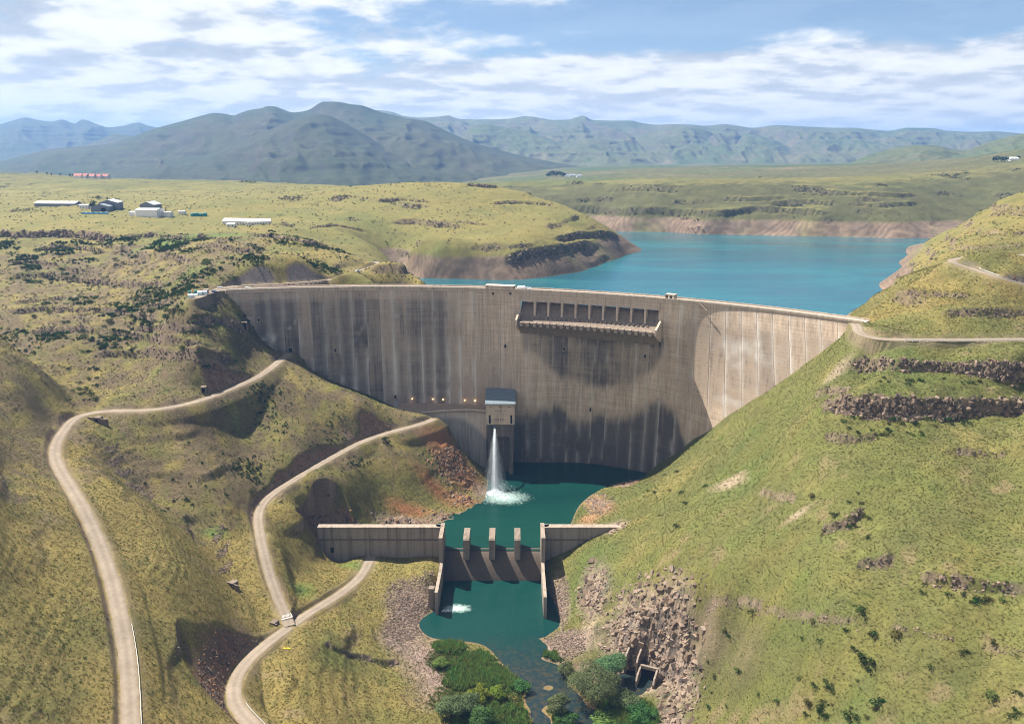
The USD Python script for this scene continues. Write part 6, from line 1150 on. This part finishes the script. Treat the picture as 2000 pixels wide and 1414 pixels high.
tree("bright green bush on the left bank at the upper end of the reeds", 860, 1302, 5.5, 8.5, "reed", n=1500, name="riverside_bush", catg="bush")
tree("low deep green bush at the right edge of the reeds by the water", 1020, 1347, 5, 10, "deep", n=1300, name="riverside_bush", catg="bush")
tree("pale grey-green willow scrub right of the large willow", 1225, 1378, 7.5, 16, "willow", n=2000, name="riverside_bush", catg="bush")
tree("bright green bush at the right end of the riverside thicket", 1252, 1402, 7, 15, "deep", n=1900, name="riverside_bush", catg="bush")
tree("green bush below the pale willow scrub at the bottom edge", 1180, 1414, 5, 13, "reed", n=1500, name="riverside_bush", catg="bush")
tree("low olive bush under the small island willow", 1108, 1412, 5, 12, "deep", n=1300, name="riverside_bush", catg="bush")
tree("lone dark tree beside the road under the rocky slope", 752, 862, 4.5, 6.0, "mid", n=900, name="roadside_tree", leaf=.4)
tree("dark green tree at the left end of the rock cutting above the dam", 405, 522, 8, 10, "deep", n=1100, name="hillside_tree", leaf=.7)
tree("green bush cluster at the foot of the rock cutting above the dam", 412, 533, 5, 11, "mid", n=1100, name="hillside_bush", leaf=.6, catg="bush")
tree("tall dark tree in front of the grey workshop hall", 183, 412, 15, 11, "far", n=900, name="compound_tree", leaf=1.0)
for i, (a, b, h) in enumerate(((1072, 347, 22), (1079, 347, 27), (1086, 347, 25), (1094, 347, 22), (1101, 348, 16))):
    tree(["leftmost dark far tree of the clump beside the pale houses", "second dark far tree of the clump from the left", "middle dark far tree of the clump", "fourth dark far tree of the clump from the left", "dark far tree of the clump nearest the pale houses"][i], a, b, h, h * 1.0, "far", "far trees beyond the reservoir", n=260, name="far_tree", leaf=3.2, blobs=5)
for i, (a, b, h) in enumerate(((66, 340, 7), (73, 341, 9), (80, 341, 6), (92, 342, 8), (101, 343, 6), (118, 344, 8), (137, 346, 9), (142, 346, 8))):
    tree(f"slim dark far tree on the left skyline plateau, {['first', 'second', 'third', 'fourth', 'fifth', 'sixth', 'seventh', 'eighth'][i]} from the left", a, b, h, h * .5, "far", "slim trees on the left skyline plateau", n=140, name="far_tree", leaf=1.2, blobs=4)
for i, (a, b, h) in enumerate(((1941, 318, 16), (1948, 317, 18), (1955, 317, 15), (1962, 317, 17), (1967, 318, 14), (1987, 314, 14))):
    tree(["leftmost dark tree of the plantation on the right green hill", "second tree of the right hill plantation", "third tree of the right hill plantation", "fourth tree of the right hill plantation", "rightmost tree of the right hill plantation", "lone dark tree right of the white hill house"][i], a, b, h, h * .8, "far", "trees on the green hill at the right edge", n=180, name="far_tree", leaf=2.4, blobs=4)
# reeds and green beds along the river
reed_t = [tuft(16, 1.9, 1.5, rg, LEAF["reed"], .35) for _ in range(3)] + [(leaf_cloud([(0, 0, .6, .7, .7, .6)], 40, .35, rg), LEAF["deep"]), (leaf_cloud([(0, 0, .5, .8, .8, .5)], 40, .4, rg), LEAF["mid"])]
beds = near_spots([(920, 1310, -13.6, 11, 10), (965, 1322, -14, 11, 10), (900, 1330, -13.4, 8, 7), (990, 1335, -14, 7, 6), (880, 1265, -14.3, 8, 6), (935, 1285, -14.5, 7, 5), (1075, 1292, -14, 5, 9), (1230, 1395, -13.5, 12, 12), (1190, 1400, -13.8, 9, 10), (980, 1395, -14, 12, 6), (1110, 1405, -14.2, 7, 8), (930, 1412, -13, 10, 7), (1010, 1405, -14.2, 8, 6), (862, 1262, -14.5, 5, 4)], .35)
P, _ = sample(3600, beds + 1e-9); tag(scatter("reeds", reed_t, P, rg.uniform(.6, 2.0, len(P)), tilt=.06), "bright green reed beds along the stream", "reeds")
isl = near_spots([(1000, 1385, -14, 20, 16), (920, 1370, -13, 18, 16), (1090, 1400, -14.2, 8, 14), (880, 1290, -13.8, 12, 12)], .5)
P, _ = sample(3500, isl + 1e-9); scatter("grass", [tuft(14, .9, 1.2, rg, LEAF["grass"]) for _ in range(2)] + [tuft(14, .8, 1.2, rg, LEAF["reed"])], P, rg.uniform(.6, 1.4, len(P)), tilt=.1)

# ------------------------------------------------------------------ air
HAZE = 6.5e-5
hz = material("haze_air", {"v": ("principled_volume", {"color": (0.24, 0.49, 0.95), "density": HAZE, "anisotropy": 0.2})}, [], volume="v.volume")
tag(build("haze", box(-17500, 17500, -300, 18400, -60, 760), hz), kind="stuff")
